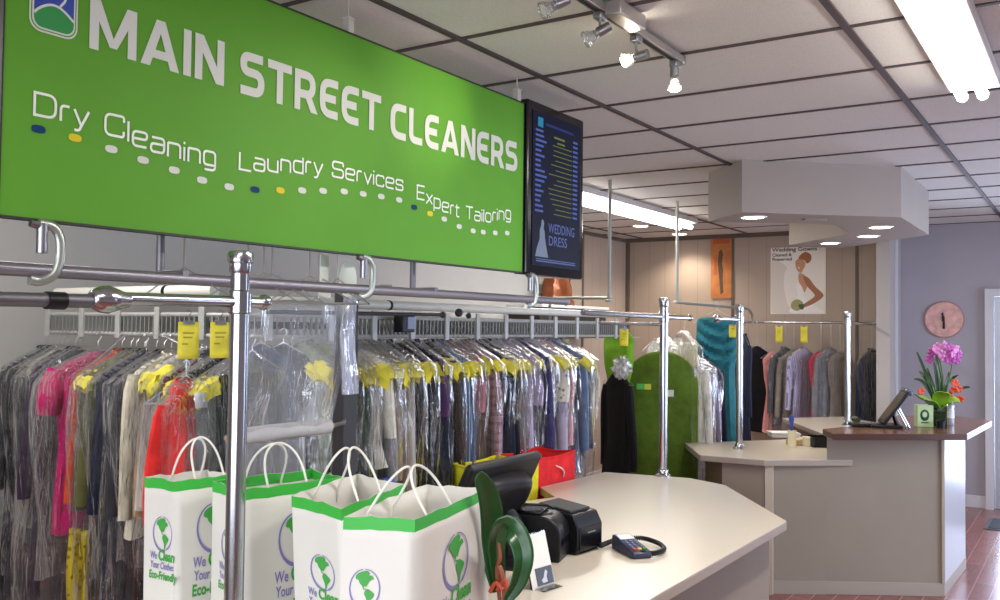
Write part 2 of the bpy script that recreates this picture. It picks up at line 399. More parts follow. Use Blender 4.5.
# track light rail with four heads
LAMPON = em('halogen_lamp', 'fff1d8', 22); LAMPDIM = em('halogen_lamp_dim', 'cfc9bd', .5)
t = thing('lighting_track', 'silver lighting track fixed under the ceiling tiles above the green sign', 'track light', (-1.38, 2.6, H_C))
tr = MB().box((-1.38, 2.58, 2.790), (.036, 1.62, .03))
obj('track_bar', tr, pm('track_silver', 'a8a29e', .35, .7), t, smooth=False, bevel=.003)
obj('track_slot', MB().box((-1.38, 2.58, 2.774), (.014, 1.58, .004)), BLACKP, t, smooth=False)
obj('power_feed', MB().box((-1.335, 2.80, 2.785), (.06, .20, .05)), pm('track_silver', 'a8a29e', .35, .7), t, bevel=.004)
obj('end_cap', MB().box((-1.38, 3.40, 2.790), (.04, .02, .034)), STEEL, t, bevel=.003)
REFL = plastic('reflector_glass', .25, .3, 60, (.75, .75, .72), .1)
heads = [(2.30, 2.385, 2.70, (-2.1, 1.6, 2.1), False, 'first track spotlight from the camera end, unlit glass reflector facing the sign'),
         (2.70, 2.665, 2.692, (-2.1, 2.1, 2.15), False, 'second track spotlight, silver head turned toward the green sign'),
         (2.985, 2.965, 2.69, (-2.1, 2.95, 2.6), True, 'third track spotlight, glowing lamp aimed at the green sign'),
         (3.345, 3.340, 2.70, (-1.36, 3.36, 1.0), True, 'last track spotlight at the end of the track, glowing and pointing straight down')]
for (ys, yh, zh, tg, lit, lab) in heads:
    h = thing('track_spotlight', lab, 'spotlight', (-1.38, ys, 2.775), 0, 'spotlights on the lighting track')
    obj('adapter', MB().box((-1.38, ys, 2.762), (.03, .05, .024)), STEEL, h, bevel=.003)
    c = Vector((-1.38, yh, zh)); d = (Vector(tg)-c).normalized()
    obj('stem', MB().tube([(-1.38, ys, 2.752), (-1.38, ys, zh+.035), c - d*.02], .005, 8), STEEL, h)
    M = d.to_track_quat('Z', 'Y').to_matrix()
    obj('socket', MB().lathe([(.0, -.055), (.017, -.055), (.017, -.012), (.013, -.008), (.013, .0)], c, 14, M), STEEL, h)
    obj('reflector', MB().lathe([(.014, -.006), (.018, .008), (.026, .026), (.029, .039), (.027, .039), (.023, .026), (.012, .006)], c, 18, M), REFL, h)
    obj('lamp', MB().lathe([(.0, -.002), (.011, .004), (.019, .024), (.025, .038), (.018, .045), (.0, .048)] if lit else [(.0, .004), (.010, .006), (.017, .025), (.021, .033), (.0, .036)], c, 14, M), LAMPON if lit else LAMPDIM, h)
spot('spot_a', (-1.40, 2.95, 2.60), (-2.1, 2.72, 2.56), 15, .95, 1)
spot('spot_b', (-1.40, 2.62, 2.62), (-2.1, 2.1, 2.35), 8, .9, 1)
spot('spot_c', (-1.38, 3.36, 2.58), (-1.4, 3.45, 1), 18, 1.3, .8)
spot('spot_d', (-1.38, 2.95, 2.74), (-1.2, 2.75, 2.82), .9, 2.6, 1)

# dropped ceiling box with downlights
SOF = pm('soffit_paint', '9f948c', .75, var=.03, vscale=2)
outer = [(-2.27, 6.114), (-1.906, 5.738), (-1.08, 6.472), (-1.09, 7.72), (-1.93, 8.62), (-2.28, 8.32)]
inner = [(-2.271, 8.113), (-1.585, 7.35), (-1.553, 6.663), (-2.262, 6.158)]
ZS = 2.48
struct('ceiling_soffit', MB().prism(outer+inner, ZS, H_C), SOF)
RING = pm('downlight_ring', 'f0ece6', .4); DL = em('downlight_lens', 'fff0d6', 16)
def downlight(x, y, z, lab, grp, pw, r=.088):
    t = thing('recessed_downlight', lab, 'downlight', (x, y, z), 0, grp)
    obj('ring', MB().lathe([(r*.82, 0), (r*.85, -.006), (r, -.005), (r*1.04, 0)], (x, y, z), 28), RING, t)
    obj('lens', MB().lathe([(0, -.003), (r*.84, -.003)], (x, y, z), 28), DL, t)
    if pw: spot('downlight_lamp', (x, y, z-.02), (x, y, 0), pw, 2.3, .7, (1, .87, .7), .05)
downlight(-1.921, 6.011, ZS, 'recessed downlight in the dropped ceiling box, above the white lower worktop', 'downlights in the dropped ceiling box', 16)
downlight(-1.31, 7.002, ZS, 'recessed downlight in the dropped ceiling box, right side nearest the camera', 'downlights in the dropped ceiling box', 16)
downlight(-1.514, 7.618, ZS, 'recessed downlight in the dropped ceiling box, just behind the right side one', 'downlights in the dropped ceiling box', 14)
downlight(-1.914, 8.079, ZS, 'recessed downlight in the far arm of the dropped box, above the bride poster', 'downlights in the dropped ceiling box', 26)
downlight(-4.05, 8.90, H_C, 'recessed downlight in the ceiling tiles by the left wall, nearer of two', 'downlights by the beige wall', 24, .095)
downlight(-4.0, 9.85, H_C, 'recessed downlight in the ceiling tiles close to the beige back wall', 'downlights by the beige wall', 46, .095)
struct('trim_8', MB().box((-1.593, 6.309, ZS-.006), (.16, .05, .012), rz=.7), pm('vent_brown', '9a8a7f', .5))

# ------------------------------------------------------------------ lettering by strokes
def rounded(pts, r, closed=False):
    n = len(pts); out = []
    rr = r if isinstance(r, (list, tuple)) else [r]*n
    for i, p in enumerate(pts):
        p = Vector((p[0], p[1], 0))
        if (not closed and (i == 0 or i == n-1)) or rr[i] <= 0: out.append(p); continue
        a = Vector((*pts[i-1], 0)); b = Vector((*pts[(i+1) % n], 0))
        da, db = a-p, b-p; q = min(rr[i], da.length*.5, db.length*.5)
        s, e = p+da.normalized()*q, p+db.normalized()*q
        for k in range(6):
            u = k/5; out.append(s*(1-u)**2 + p*2*u*(1-u) + e*u*u)
    res = [out[0]]
    for p in out[1:]:
        if (p-res[-1]).length > 1e-5: res.append(p)
    return res
def ribbon(pts, th, closed=False):
    n = len(pts); L, R_ = [], []
    for i, p in enumerate(pts):
        if closed: d0 = (p-pts[i-1]).normalized(); d1 = (pts[(i+1) % n]-p).normalized()
        else:
            d0 = (p-pts[i-1]).normalized() if i else (pts[1]-p).normalized()
            d1 = (pts[i+1]-p).normalized() if i < n-1 else d0
        t = d0+d1; t = d1 if t.length < 1e-4 else t.normalized()
        nn = Vector((-t.y, t.x, 0)); k = 1/max(.45, nn.dot(Vector((-d1.y, d1.x, 0))))
        L.append(p+nn*th/2*k); R_.append(p-nn*th/2*k)
    quads = []
    for i in range(n if closed else n-1):
        j = (i+1) % n; quads.append([L[i], R_[i], R_[j], L[j]])
    return quads
G = {  # thin square-round face: strokes of (points, corner radius, closed), width
 'D': ([([(0,0),(1.0,0),(1.0,1),(0,1)], [0,.38,.38,0], True)], 1.05), 'r': ([([(0,0),(0,.72),(.42,.72)], .25, False)], .46),
 'y': ([([(0,.72),(.36,0)], 0, False), ([(.74,.72),(.36,-.02),(.26,-.24),(.02,-.24)], .1, False)], .76),
 'C': ([([(1,.72),(1,1),(0,1),(0,0),(1,0),(1,.28)], .32, False)], 1.05), 'l': ([([(0,0),(0,1)], 0, False)], .06),
 'e': ([([(.03,.37),(.8,.37),(.8,.72),(0,.72),(0,0),(.78,0)], .24, False)], .84), 'a': ([([(.05,.72),(.78,.72),(.78,0),(0,0),(0,.41),(.76,.41)], .2, False)], .82),
 'n': ([([(0,0),(0,.72)], 0, False), ([(0,.72),(.75,.72),(.75,0)], .24, False)], .8), 'i': ([([(0,0),(0,.72)], 0, False), ([(0,.86),(0,.99)], 0, False)], .06),
 'g': ([([(.75,0),(0,0),(0,.72),(.75,.72),(.75,-.26),(.06,-.26)], .22, False)], .8), 'L': ([([(0,1),(0,0),(.82,0)], 0, False)], .82),
 'u': ([([(0,.72),(0,0),(.75,0),(.75,.72)], [0,.24,0,0], False)], .8), 'd': ([([(.75,1),(.75,0),(0,0),(0,.72),(.75,.72)], [0,0,.24,.24,0], False)], .8),
 'S': ([([(.95,.74),(.95,1),(0,1),(0,.52),(.97,.52),(.97,0),(0,0),(0,.27)], .24, False)], 1.0), 'v': ([([(0,.72),(.36,0),(.72,.72)], 0, False)], .74),
 'c': ([([(.74,.54),(.74,.72),(0,.72),(0,0),(.74,0),(.74,.18)], .22, False)], .78), 's': ([([(.7,.55),(.7,.72),(0,.72),(0,.37),(.72,.37),(.72,0),(0,0),(0,.18)], .17, False)], .76),
 'E': ([([(.85,1),(0,1),(0,0),(.85,0)], 0, False), ([(0,.5),(.8,.5)], 0, False)], .86), 'x': ([([(0,.72),(.72,0)], 0, False), ([(0,0),(.72,.72)], 0, False)], .74),
 'p': ([([(0,-.26),(0,.72),(.75,.72),(.75,0),(0,0)], [0,0,.24,.24,0], False)], .8), 't': ([([(.12,.94),(.12,0),(.46,0)], .2, False), ([(-.06,.72),(.46,.72)], 0, False)], .48),
 'T': ([([(0,1),(.95,1)], 0, False), ([(.475,1),(.475,0)], 0, False)], .97), 'o': ([([(0,0),(.78,0),(.78,.72),(0,.72)], .24, True)], .82),
 'A': ([([(0,0),(.47,1),(.94,0)], 0, False), ([(.17,.3),(.77,.3)], 0, False)], .96), ' ': ([], .45)}
B = {  # heavy face used for the shop name; outer box 0..w by 0..1, stroke .215
 'M': ([([(0,0),(.2,0),(.2,1),(0,1)], 'poly', True), ([(.84,0),(1.04,0),(1.04,1),(.84,1)], 'poly', True), ([(.01,1),(.01,.94),(.44,.12),(.60,.12),(.225,1)], 'poly', True), ([(.815,1),(.44,.12),(.60,.12),(1.03,.94),(1.03,1)], 'poly', True)], 1.04),
 'A': ([([(0,0),(.225,0),(.565,1),(.365,1)], 'poly', True), ([(.715,0),(.94,0),(.575,1),(.375,1)], 'poly', True), ([(.2,.18),(.74,.18),(.68,.36),(.26,.36)], 'poly', True)], .94),
 'I': ([([(0,0),(.2,0),(.2,1),(0,1)], 'poly', True)], .2), 'N': ([([(0,0),(.2,0),(.2,1),(0,1)], 'poly', True), ([(.6,0),(.8,0),(.8,1),(.6,1)], 'poly', True), ([(0,1),(.0,.96),(.575,0),(.8,0),(.8,.04),(.225,1)], 'poly', True)], .8),
 'S': ([([(.7,.9),(.1,.9),(.1,.54),(.66,.54),(.66,.1),(.02,.1)], .24, False)], .76), 'T': ([([(0,.9),(.8,.9)], 0, False), ([(.4,.9),(.4,0)], 0, False)], .8),
 'R': ([([(0,0),(.2,0),(.2,1),(0,1)], 'poly', True), ([(.05,.9),(.64,.9),(.64,.42),(.12,.42)], [0,.26,.26,0], False), ([(.34,.42),(.58,.42),(.83,0),(.58,0)], 'poly', True)], .8),
 'E': ([([(.68,.9),(.1,.9),(.1,.1),(.68,.1)], .3, False), ([(.12,.5),(.6,.5)], 0, False)], .72), 'C': ([([(.7,.9),(.1,.9),(.1,.1),(.7,.1)], .32, False)], .74),
 'L': ([([(.1,1),(.1,.1),(.64,.1)], [0,.2,0], False)], .66), ' ': ([], .3)}
def stroke_text(mb, txt, font, th, gap, u0, u1, base, cap, place):
    adv = []; x = 0; nst = 0
    for ch in txt: adv.append(x); x += font[ch][1]+gap
    tot = x-gap; k = (u1-u0)/tot
    for ch, a in zip(txt, adv):
        for (pts, r, cl) in font[ch][0]:
            nst += 1
            for q in ([[Vector((*p, 0)) for p in pts]] if r == 'poly' else ribbon(rounded(pts, r, cl), th, cl)):
                P = []
                for p in q:
                    u = u0+(a+p.x)*k; P.append(place(u, base(u0+(a)*k + font[ch][1]*k/2) + p.y*cap, .00015*(nst % 5)))
                mb.poly(P)
def lerp_tab(tab):
    def f(u):
        for (a, b) in zip(tab, tab[1:]):
            if u <= b[0]: return a[1]+(b[1]-a[1])*(u-a[0])/(b[0]-a[0])
        return tab[-1][1]
    return f

# ------------------------------------------------------------------ the green sign
SX = -2.1
sign = thing('hanging_sign', 'large green shop sign with white lettering hung above the counter posts', 'sign', (SX, 2.25, 1.965))
def sign_green():
    m = pm('sign_green', '599a2a', .55, var=.03, vscale=3, spec=.22); return m
obj('panel', MB().box((SX-.012, 2.25, 2.335), (.022, 2.27, .738)), sign_green(), sign, smooth=False)
e = MB()
for z in (1.9635, 2.7065): e.box((SX-.012, 2.25, z), (.027, 2.277, .006))
for y in (1.1135, 3.3865): e.box((SX-.012, y, 2.335), (.025, .004, .748))
obj('edge_frame', e, pm('sign_edge', '14160f', .5), sign, smooth=False)
place = lambda u, v, d=0: (SX+.0012+d, u, v)
SW = pm('sign_white', 'd2d6cf', .6, spec=.2)
for (txt, a, b, bz) in (('MAIN', 1.325, 1.745, 2.406), ('STREET', 1.803, 2.432, 2.400), ('CLEANERS', 2.484, 3.333, 2.394)):
    mb = MB(); stroke_text(mb, txt, B, .205, .10, a, b, lambda u, bz=bz: bz, .128, place); obj('lettering', mb, SW, sign, smooth=False)
SWT = pm('sign_white_thin', 'e8eee4', .5)
for (txt, a, b, tab, cap) in (('Dry Cleaning', 1.190, 1.722, [(1.19, 2.213), (1.38, 2.204), (1.48, 2.184), (1.62, 2.169), (1.73, 2.172)], .053),
                              ('Laundry Services', 1.808, 2.560, [(1.81, 2.174), (2.0, 2.196), (2.10, 2.207), (2.19, 2.212), (2.57, 2.212)], .050),
                              ('Expert Tailoring', 2.642, 3.286, [(2.64, 2.199), (2.79, 2.168), (2.92, 2.152), (3.1, 2.154), (3.29, 2.190)], .050)):
    ws_ = txt.split(' '); wd_ = lambda s: sum(G[c][1]+.2 for c in s); tot_ = wd_(txt)-.2; k_ = (b-a)/tot_; x_ = 0
    for w_ in ws_:
        mb = MB(); stroke_text(mb, w_, G, .125, .2, a+x_*k_, a+(x_+wd_(w_)-.2)*k_, lerp_tab(tab), cap, place); obj('tagline_lettering', mb, SWT, sign, smooth=False)
        x_ += wd_(w_)+G[' '][1]+.2
dots = [(1.201, 2.179, 'b'), (1.294, 2.175, 'y'), (1.393, 2.164, 'w'), (1.486, 2.151, 'w'), (1.583, 2.139, 'w'), (1.676, 2.125, 'w'), (1.772, 2.119, 'w'), (1.869, 2.124, 'b'),
        (1.969, 2.135, 'y'), (2.061, 2.147, 'w'), (2.154, 2.158, 'w'), (2.253, 2.169, 'w'), (2.347, 2.173, 'w'), (2.441, 2.176, 'w'), (2.539, 2.176, 'w'), (2.626, 2.160, 'b'), (2.722, 2.147, 'y'),
        (2.811, 2.136, 'w'), (2.91, 2.117, 'w'), (3.006, 2.109, 'w'), (3.078, 2.111, 'w'), (3.167, 2.116, 'w'), (3.259, 2.124, 'w')]
DOTC = {'w': ('white_dot', SW), 'b': ('blue_dot', pm('sign_blue', '163a66', .6, spec=.15)), 'y': ('yellow_dot', pm('sign_yellow', 'd6c62a', .6, spec=.2))}
for (u, v, c) in dots:
    mb = MB().poly([place(u+.0175*math.copysign(abs(math.cos(a))**.7, math.cos(a)), v+.0095*math.copysign(abs(math.sin(a))**.8, math.sin(a))) for a in [2*PI*k/18 for k in range(18)]])
    obj(DOTC[c][0], mb, DOTC[c][1], sign, smooth=False)
# rounded emblem: blue sky, white hanger curve, green hill
def rrect(u0, u1, v0, v1, r, n=6):
    P = []
    for (cx, cy, a0) in ((u1-r, v1-r, 0), (u0+r, v1-r, PI/2), (u0+r, v0+r, PI), (u1-r, v0+r, 1.5*PI)):
        for k in range(n+1): a = a0+PI/2*k/n; P.append((cx+r*math.cos(a), cy+r*math.sin(a)))
    return P
u0, u1, v0, v1 = 1.171, 1.293, 2.412, 2.560
pl3 = lambda d: (lambda q: (SX+d, q[0], q[1]))
obj('emblem_border', MB().poly([pl3(.0010)(q) for q in rrect(u0, u1, v0, v1, .03)]), SW, sign, smooth=False)
obj('emblem_ring', MB().poly([pl3(.0014)(q) for q in rrect(u0+.004, u1-.004, v0+.004, v1-.004, .027)]), pm('sign_green', '5a9a2c'), sign, smooth=False)
obj('emblem_plate', MB().poly([pl3(.0018)(q) for q in rrect(u0+.007, u1-.007, v0+.007, v1-.007, .025)]), SW, sign, smooth=False)
ur = rrect(u0+.011, u1-.011, v0+.011, v1-.011, .022)
obj('emblem_sky', MB().poly([pl3(.0022)(q) for q in ur]), pm('emblem_blue', '1c3c9e', .5), sign, smooth=False)
hill = [(u0+.011, v0+.04)]+[(u0+.011+(u1-u0-.022)*k/12, v0+.042+.026*math.sin(PI*k/12)) for k in range(13)]
low = [q for q in rrect(u0+.011, u1-.011, v0+.011, v0+.06, .022) if q[1] < v0+.034]
hp = hill+[(u1-.011, v0+.034)]+sorted([q for q in low], key=lambda q: -q[0])
obj('emblem_hill', MB().poly([pl3(.0026)(q) for q in hp]), pm('emblem_green', '0f8a3d', .5), sign, smooth=False)
mb = MB()
for pts in ([(u0+.011, v0+.042)]+[(u0+.011+(u1-u0-.022)*k/12, v0+.045+.027*math.sin(PI*k/12)) for k in range(1, 13)], [(u0+.05, v1-.012), (u0+.085, v1-.03), (u0+.09, v1-.055), (u0+.075, v1-.075)]):
    for q in ribbon(rounded(pts, .01), .006): mb.poly([pl3(.003)((p.x, p.y)) for p in q])
obj('emblem_curve', mb, SW, sign, smooth=False)
for y in (2.274, 3.345):
    br = MB().box((SX-.012, y, 2.735), (.026, .026, .05)).box((SX-.012, y, 2.758), (.034, .034, .006)).cyl((SX-.012, y, 2.76), (SX-.012, y, H_C), .0022, 8)
    obj('ceiling_bracket', br, pm('bracket_pale', 'c4c2bc', .4, .3), sign)
# screen beside the sign
tv = thing('menu_screen', 'black portrait screen with price list hanging at the end of the green sign', 'screen', (SX, 3.65, 1.955))
obj('case', MB().box((SX-.02, 3.655, 2.345), (.07, .52, .772)), BLACKG, tv, smooth=False, bevel=.008)
tx = SX+.0175
obj('display', MB().box((tx-.001, 3.655, 2.345), (.004, .44, .69)), em('screen_blue', '0a0d26', 1.0), tv, smooth=False)
def tv_quad(y0, y1, z0, z1, d=.002): return [(tx+d, y0, z0), (tx+d, y1, z0), (tx+d, y1, z1), (tx+d, y0, z1)]
random.seed(11)
tb, tp, tg_, th_ = MB(), MB(), MB(), MB()
for i in range(17):
    z = 2.60-i*.0225
    tb.poly(tv_quad(3.455, 3.455+random.uniform(.04, .10), z, z+.010)); tp.poly(tv_quad(3.80, 3.845, z, z+.010))
    if i > 1: tg_.poly(tv_quad(3.60+random.uniform(-.03, .05), 3.79, z+.001, z+.005))
tg_.poly(tv_quad(3.62, 3.72, 2.592, 2.601)); tg_.poly(tv_quad(3.65, 3.72, 2.57, 2.578))
obj('service_lettering', tb, em('screen_text_blue', '5d74c8', .62), tv, smooth=False); obj('price_lettering', tp, em('screen_text_blue', '5d74c8', .62), tv, smooth=False)
obj('leader_lines', tg_, em('screen_text_lime', '8c9a4a', .5), tv, smooth=False)
obj('header_emblem', MB().poly(tv_quad(3.475, 3.52, 2.622, 2.665)), em('screen_cyan', '2f9ac8', .6), tv, smooth=False)
th_.poly(tv_quad(3.545, 3.80, 2.637, 2.648)); obj('header_line', th_, em('screen_dim', '26306e', 1.0), tv, smooth=False)
def font_mesh(txt, size, bold=0.0, shear=0, align='LEFT', space=1.0):
    cu = bpy.data.curves.new('tmp', 'FONT'); cu.body = txt; cu.size = size; cu.offset = bold; cu.shear = shear; cu.align_x = align
    cu.space_character = space; cu.resolution_u = 3
    ob = bpy.data.objects.new('tmp', cu); COL.objects.link(ob)
    dg = bpy.context.evaluated_depsgraph_get(); me = bpy.data.meshes.new_from_object(ob.evaluated_get(dg))
    vs = [v.co.copy() for v in me.vertices]; fs = [list(p.vertices) for p in me.polygons]
    bpy.data.objects.remove(ob); bpy.data.curves.remove(cu); bpy.data.meshes.remove(me)
    return vs, fs
def text_on(mb, txt, size, org, e1, e2, bold=0, shear=0, align='LEFT', width=None):
    vs, fs = font_mesh(txt, size, bold, shear, align); org, e1, e2 = Vector(org), Vector(e1), Vector(e2)
    k = 1
    if width: k = width/max(1e-6, max(v.x for v in vs)-min(v.x for v in vs))
    mb.add([org+e1*v.x*k+e2*v.y for v in vs], fs)
mb = MB()
text_on(mb, 'WEDDING', .062, (tx+.002, 3.575, 2.155), (0, 1, 0), (0, 0, 1), .0006, width=.245)
text_on(mb, 'DRESS', .062, (tx+.002, 3.575, 2.098), (0, 1, 0), (0, 0, 1), .0006, width=.17)
mb.poly(tv_quad(3.47, 3.83, 2.018, 2.024)); mb.poly(tv_quad(3.47, 3.83, 2.028, 2.032))
obj('screen_caption', mb, em('screen_caption', '6f7fc4', .62), tv, smooth=False)
mb = MB()
mb.poly([(tx+.002, 3.52+a, 2.04+b) for a, b in [(-.06, 0), (.055, 0), (.04, .04), (.025, .085), (.022, .115), (.012, .13), (.016, .155), (.006, .17), (-.006, .165), (-.01, .14), (-.022, .12), (-.022, .08), (-.045, .04)]])
obj('bride_picture', mb, em('screen_bride', '9fb0cf', .5), tv, smooth=False)
obj('mount_arm', MB().box((SX-.075, 3.655, 2.45), (.04, .12, .2)), BLACKP, tv)

# ------------------------------------------------------------------ chrome posts, rails and pipes
def post(label, x, y, r, z0=.88, z1=1.91, tee=()):
    t = thing('chrome_post', label, 'post', (x, y, z0), 0, 'chrome posts standing on the counters')
    obj('pole', MB().cyl((x, y, z0+.01), (x, y, z1-.03), r, 20), CHROME, t)
    obj('base_flange', MB().lathe([(r*1.9, 0), (r*1.9, .008), (r*1.25, .018), (r*1.2, .035), (r*1.02, .04)], (x, y, z0), 20), CHROME, t)
    obj('cap', MB().lathe([(r*1.02, -.045), (r*1.12, -.040), (r*1.14, -.020), (r*1.32, -.016), (r*1.34, .002), (r*1.2, .010), (r*.6, .013), (0, .014)], (x, y, z1-.016), 20), CHROME, t)
    f = MB()
    for z in tee: f.lathe([(r*1.02, -.03), (r*1.22, -.026), (r*1.22, .026), (r*1.02, .03)], (x, y, z), 18)
    if tee: obj('tee_fitting', f, CHROME, t)
    return t
post('thick chrome post rising in front of the paper bags to the green sign', -1.80, 1.56, .024, tee=(1.777,))
post('chrome post on the near white worktop, in front of the green garment bag', SX, 4.945, .024, tee=(1.795,))
post('chrome post on the lower worktop, in front of the teal dress', -2.14, 6.40, .024, tee=(1.80,))
post('chrome post on the far worktop, beside the bride poster', -1.89, 8.62, .026, tee=(1.80,))
def rail(name, label, cat, pts, r, m=CHROME, ends=(), group=None, knob=None):
    t = thing(name, label, cat, pts[0], 0, group)
    obj('tube', MB().tube(pts, r, 14), m, t)
    k = MB(); R_ = knob or r*1.45
    for i in ends: k.ball(pts[i], R_, seg=14)
    if ends: obj('end_knob', k, m, t)
    return t
rail('chrome_rail', 'short chrome rail through the thick post under the green sign', 'rail', [(-1.80, 1.20, 1.775), (-1.80, 1.64, 1.779)], .0145, ends=(1,))
t = rail('dark_steel_rail', 'dark steel rail running off to the left from the ball joint', 'rail', [(-1.80, .5, 1.762), (-1.80, 1.19, 1.768)], .015, DULL)
obj('coupling', MB().lathe([(.015, -.04), (.021, -.036), (.029, -.017), (.031, 0), (.026, .017), (.020, .034), (.016, .05)], (-1.80, 1.195, 1.772), 18, Matrix.Rotation(-PI/2, 3, 'X')), CHROME, t)
obj('joint_sleeve', MB().cyl((-1.80, 1.055, 1.766), (-1.80, 1.095, 1.766), .0185, 14), BLACKP, t)
rail('sign_pipe', 'long grey pipe under the green sign that the clamps grip', 'pipe', [(SX, .6, 1.843), (SX, 3.78, 1.848)], .0165, pm('pipe_grey', '85828a', .38, .6), ends=(1,), knob=.02)
t = rail('hanger_pipe', 'upper pipe behind the bottom edge of the sign, holding empty wire hangers', 'pipe', [(SX-.10, 1.62, 1.985), (SX-.10, 2.75, 1.99)], .010, DULL)
for y_ in (1.62, 2.75):
    u_ = obj('upright', MB().cyl((SX-.10, y_, 1.86), (SX-.10, y_, 1.985), .012, 12), DULL, t)
    obj('joint', MB().ball((SX-.10, y_, 1.985), .02), DULL, u_); obj('arm', MB().box((SX-.05, y_, 1.86), (.13, .02, .02)), DULL, u_, bevel=.002)
rail('chrome_rail', 'chrome rail running from the middle post back toward the conveyor', 'rail', [(SX, 3.95, 1.800), (SX, 5.35, 1.795)], .014, ends=(1,))
rail('thin_rail', 'thin lower rail ending at the middle chrome post', 'rail', [(SX-.06, 4.25, 1.752), (SX-.02, 4.945, 1.752)], .009)
rail('chrome_rail', 'short chrome stub rail on the post by the teal dress', 'rail', [(-2.14, 5.93, 1.80), (-2.14, 6.40, 1.80)], .014, ends=(0,), knob=.028)
rail('chrome_rail', 'short chrome rail joining the far post to the back wall rail', 'rail', [(-1.89, 8.62, 1.80), (-1.90, 9.9, 1.80)], .013)
# C clamps
CL = pm('clamp_zinc', 'a9b0a8', .35, .8)
def clamp(y, label, flip=1, s=1.0):
    t = thing('pipe_clamp', label, 'clamp', (SX, y, 1.845), 0, 'clamps holding the sign to the pipe')
    pts = [(SX+.012, y-.01*flip, 1.955), (SX+.012, y+.03*flip, 1.952), (SX+.014, y+.045*flip, 1.92), (SX+.014, y+.045*flip, 1.87), (SX+.012, y+.03*flip, 1.831), (SX+.004, y, 1.8175), (SX+.004, y-.025*flip, 1.8215)]
    P = rounded_3d(pts, .02)
    obj('jaw', MB().tube(P, .0095, 10, flat=1.3), CL, t)
    obj('screw_sleeve', MB().cyl((SX+.01, y, 1.955), (SX+.01, y, 1.885), .013, 14), STEEL, t)
    obj('wing', MB().tube([(SX+.01, y-.03, 1.952), (SX+.01, y+.01, 1.948)], [.008, .012], 8), STEEL, t)
def rounded_3d(pts, r):
    out = []; pts = [Vector(p) for p in pts]
    for i, p in enumerate(pts):
        if i in (0, len(pts)-1): out.append(p); continue
        a, b = pts[i-1]-p, pts[i+1]-p; q = min(r, a.length*.5, b.length*.5)
        s, e = p+a.normalized()*q, p+b.normalized()*q
        for k in range(5): u = k/4; out.append(s*(1-u)**2+p*2*u*(1-u)+e*u*u)
    return out
clamp(1.212, 'zinc pipe clamp under the sign, the one left of the hanging hangers')
clamp(2.345, 'zinc pipe clamp under the middle of the sign, beside the dark column')
clamp(3.44, 'zinc pipe clamp under the end of the sign, below the black screen')

# ------------------------------------------------------------------ conveyor
cv = thing('garment_conveyor', 'grey slotted garment conveyor rail bending round behind the counter', 'conveyor', (-3.0, 2.7, 1.68))
path = [(-4.56, 2.7), (-3.45, 2.7)]
for k in range(1, 7):
    a = PI/2*k/6; path.append((-3.45+.45*math.sin(a), 3.15-.45*math.cos(a)))
path += [(-3.0, 6.35)]
def along(step):
    out = []; acc = 0
    for (a, b) in zip(path, path[1:]):
        a, b = Vector((*a, 0)), Vector((*b, 0)); L = (b-a).length; d = (b-a)/L
        s = (step-acc % step) % step
        while s <= L: out.append((a+d*s, d)); s += step
        acc += L
    return out
for z, r_, nm in ((1.765, .011, 'top_rail'), (1.672, .010, 'bottom_rail')):
    obj(nm, MB().tube([(x, y, z) for x, y in path], r_, 8), GREYBOX, cv)
sl = MB()
for (p, d) in along(.032): sl.box((p.x, p.y, 1.718), (.006, .020, .085), math.atan2(d.y, d.x))
obj('slot_plates', sl, pm('slot_grey', '8f8f8c', .45, .3), cv, smooth=False)
for (p, d) in along(.30): obj('bracket', MB().box((p.x+d.y*.014, p.y-d.x*.014, 1.725), (.035, .014, .15), math.atan2(d.y, d.x)), GREYBOX, cv, smooth=False, bevel=.003)
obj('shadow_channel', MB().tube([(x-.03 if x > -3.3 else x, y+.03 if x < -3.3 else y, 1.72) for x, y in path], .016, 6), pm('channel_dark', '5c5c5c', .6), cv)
TC = pm('tube_cream', 'dcdad0', .45)
obj('cover_tube', MB().tube([(x, y, 1.828) for x, y in path[1:]], .023, 14), TC, cv); obj('cover_tube', MB().cyl((-4.5, 2.7, 1.872), (-3.28, 2.7, 1.872), .028, 16), TC, cv)
obj('cover_band', MB().cyl((-3.62, 2.7, 1.872), (-3.60, 2.7, 1.872), .030, 16), BLACKP, cv); obj('cover_band', MB().cyl((-3.0, 3.55, 1.828), (-3.0, 3.565, 1.828), .026, 14), BLACKP, cv)
GD = pm('guide_dark', '3a3a3f', .5, .5)
obj('guide_bar', MB().tube([(-2.84, 2.6, 1.775), (-2.86, 3.82, 1.785)], .009, 10), GD, cv)
for c_, r_ in (((-2.86, 3.83, 1.785), .017), ((-2.88, 4.0, 1.80), .023), ((-2.9, 4.12, 1.785), .016)): obj('guide_knob', MB().ball(c_, r_), GD, cv)
obj('drive_box', MB().box((-2.93, 3.60, 1.735), (.06, .10, .085)), BLACKP, cv, bevel=.006)
obj('drive_label', MB().box((-2.898, 3.615, 1.74), (.004, .055, .06)), pm('label_blue_grey', '8f97b8', .4), cv, smooth=False)
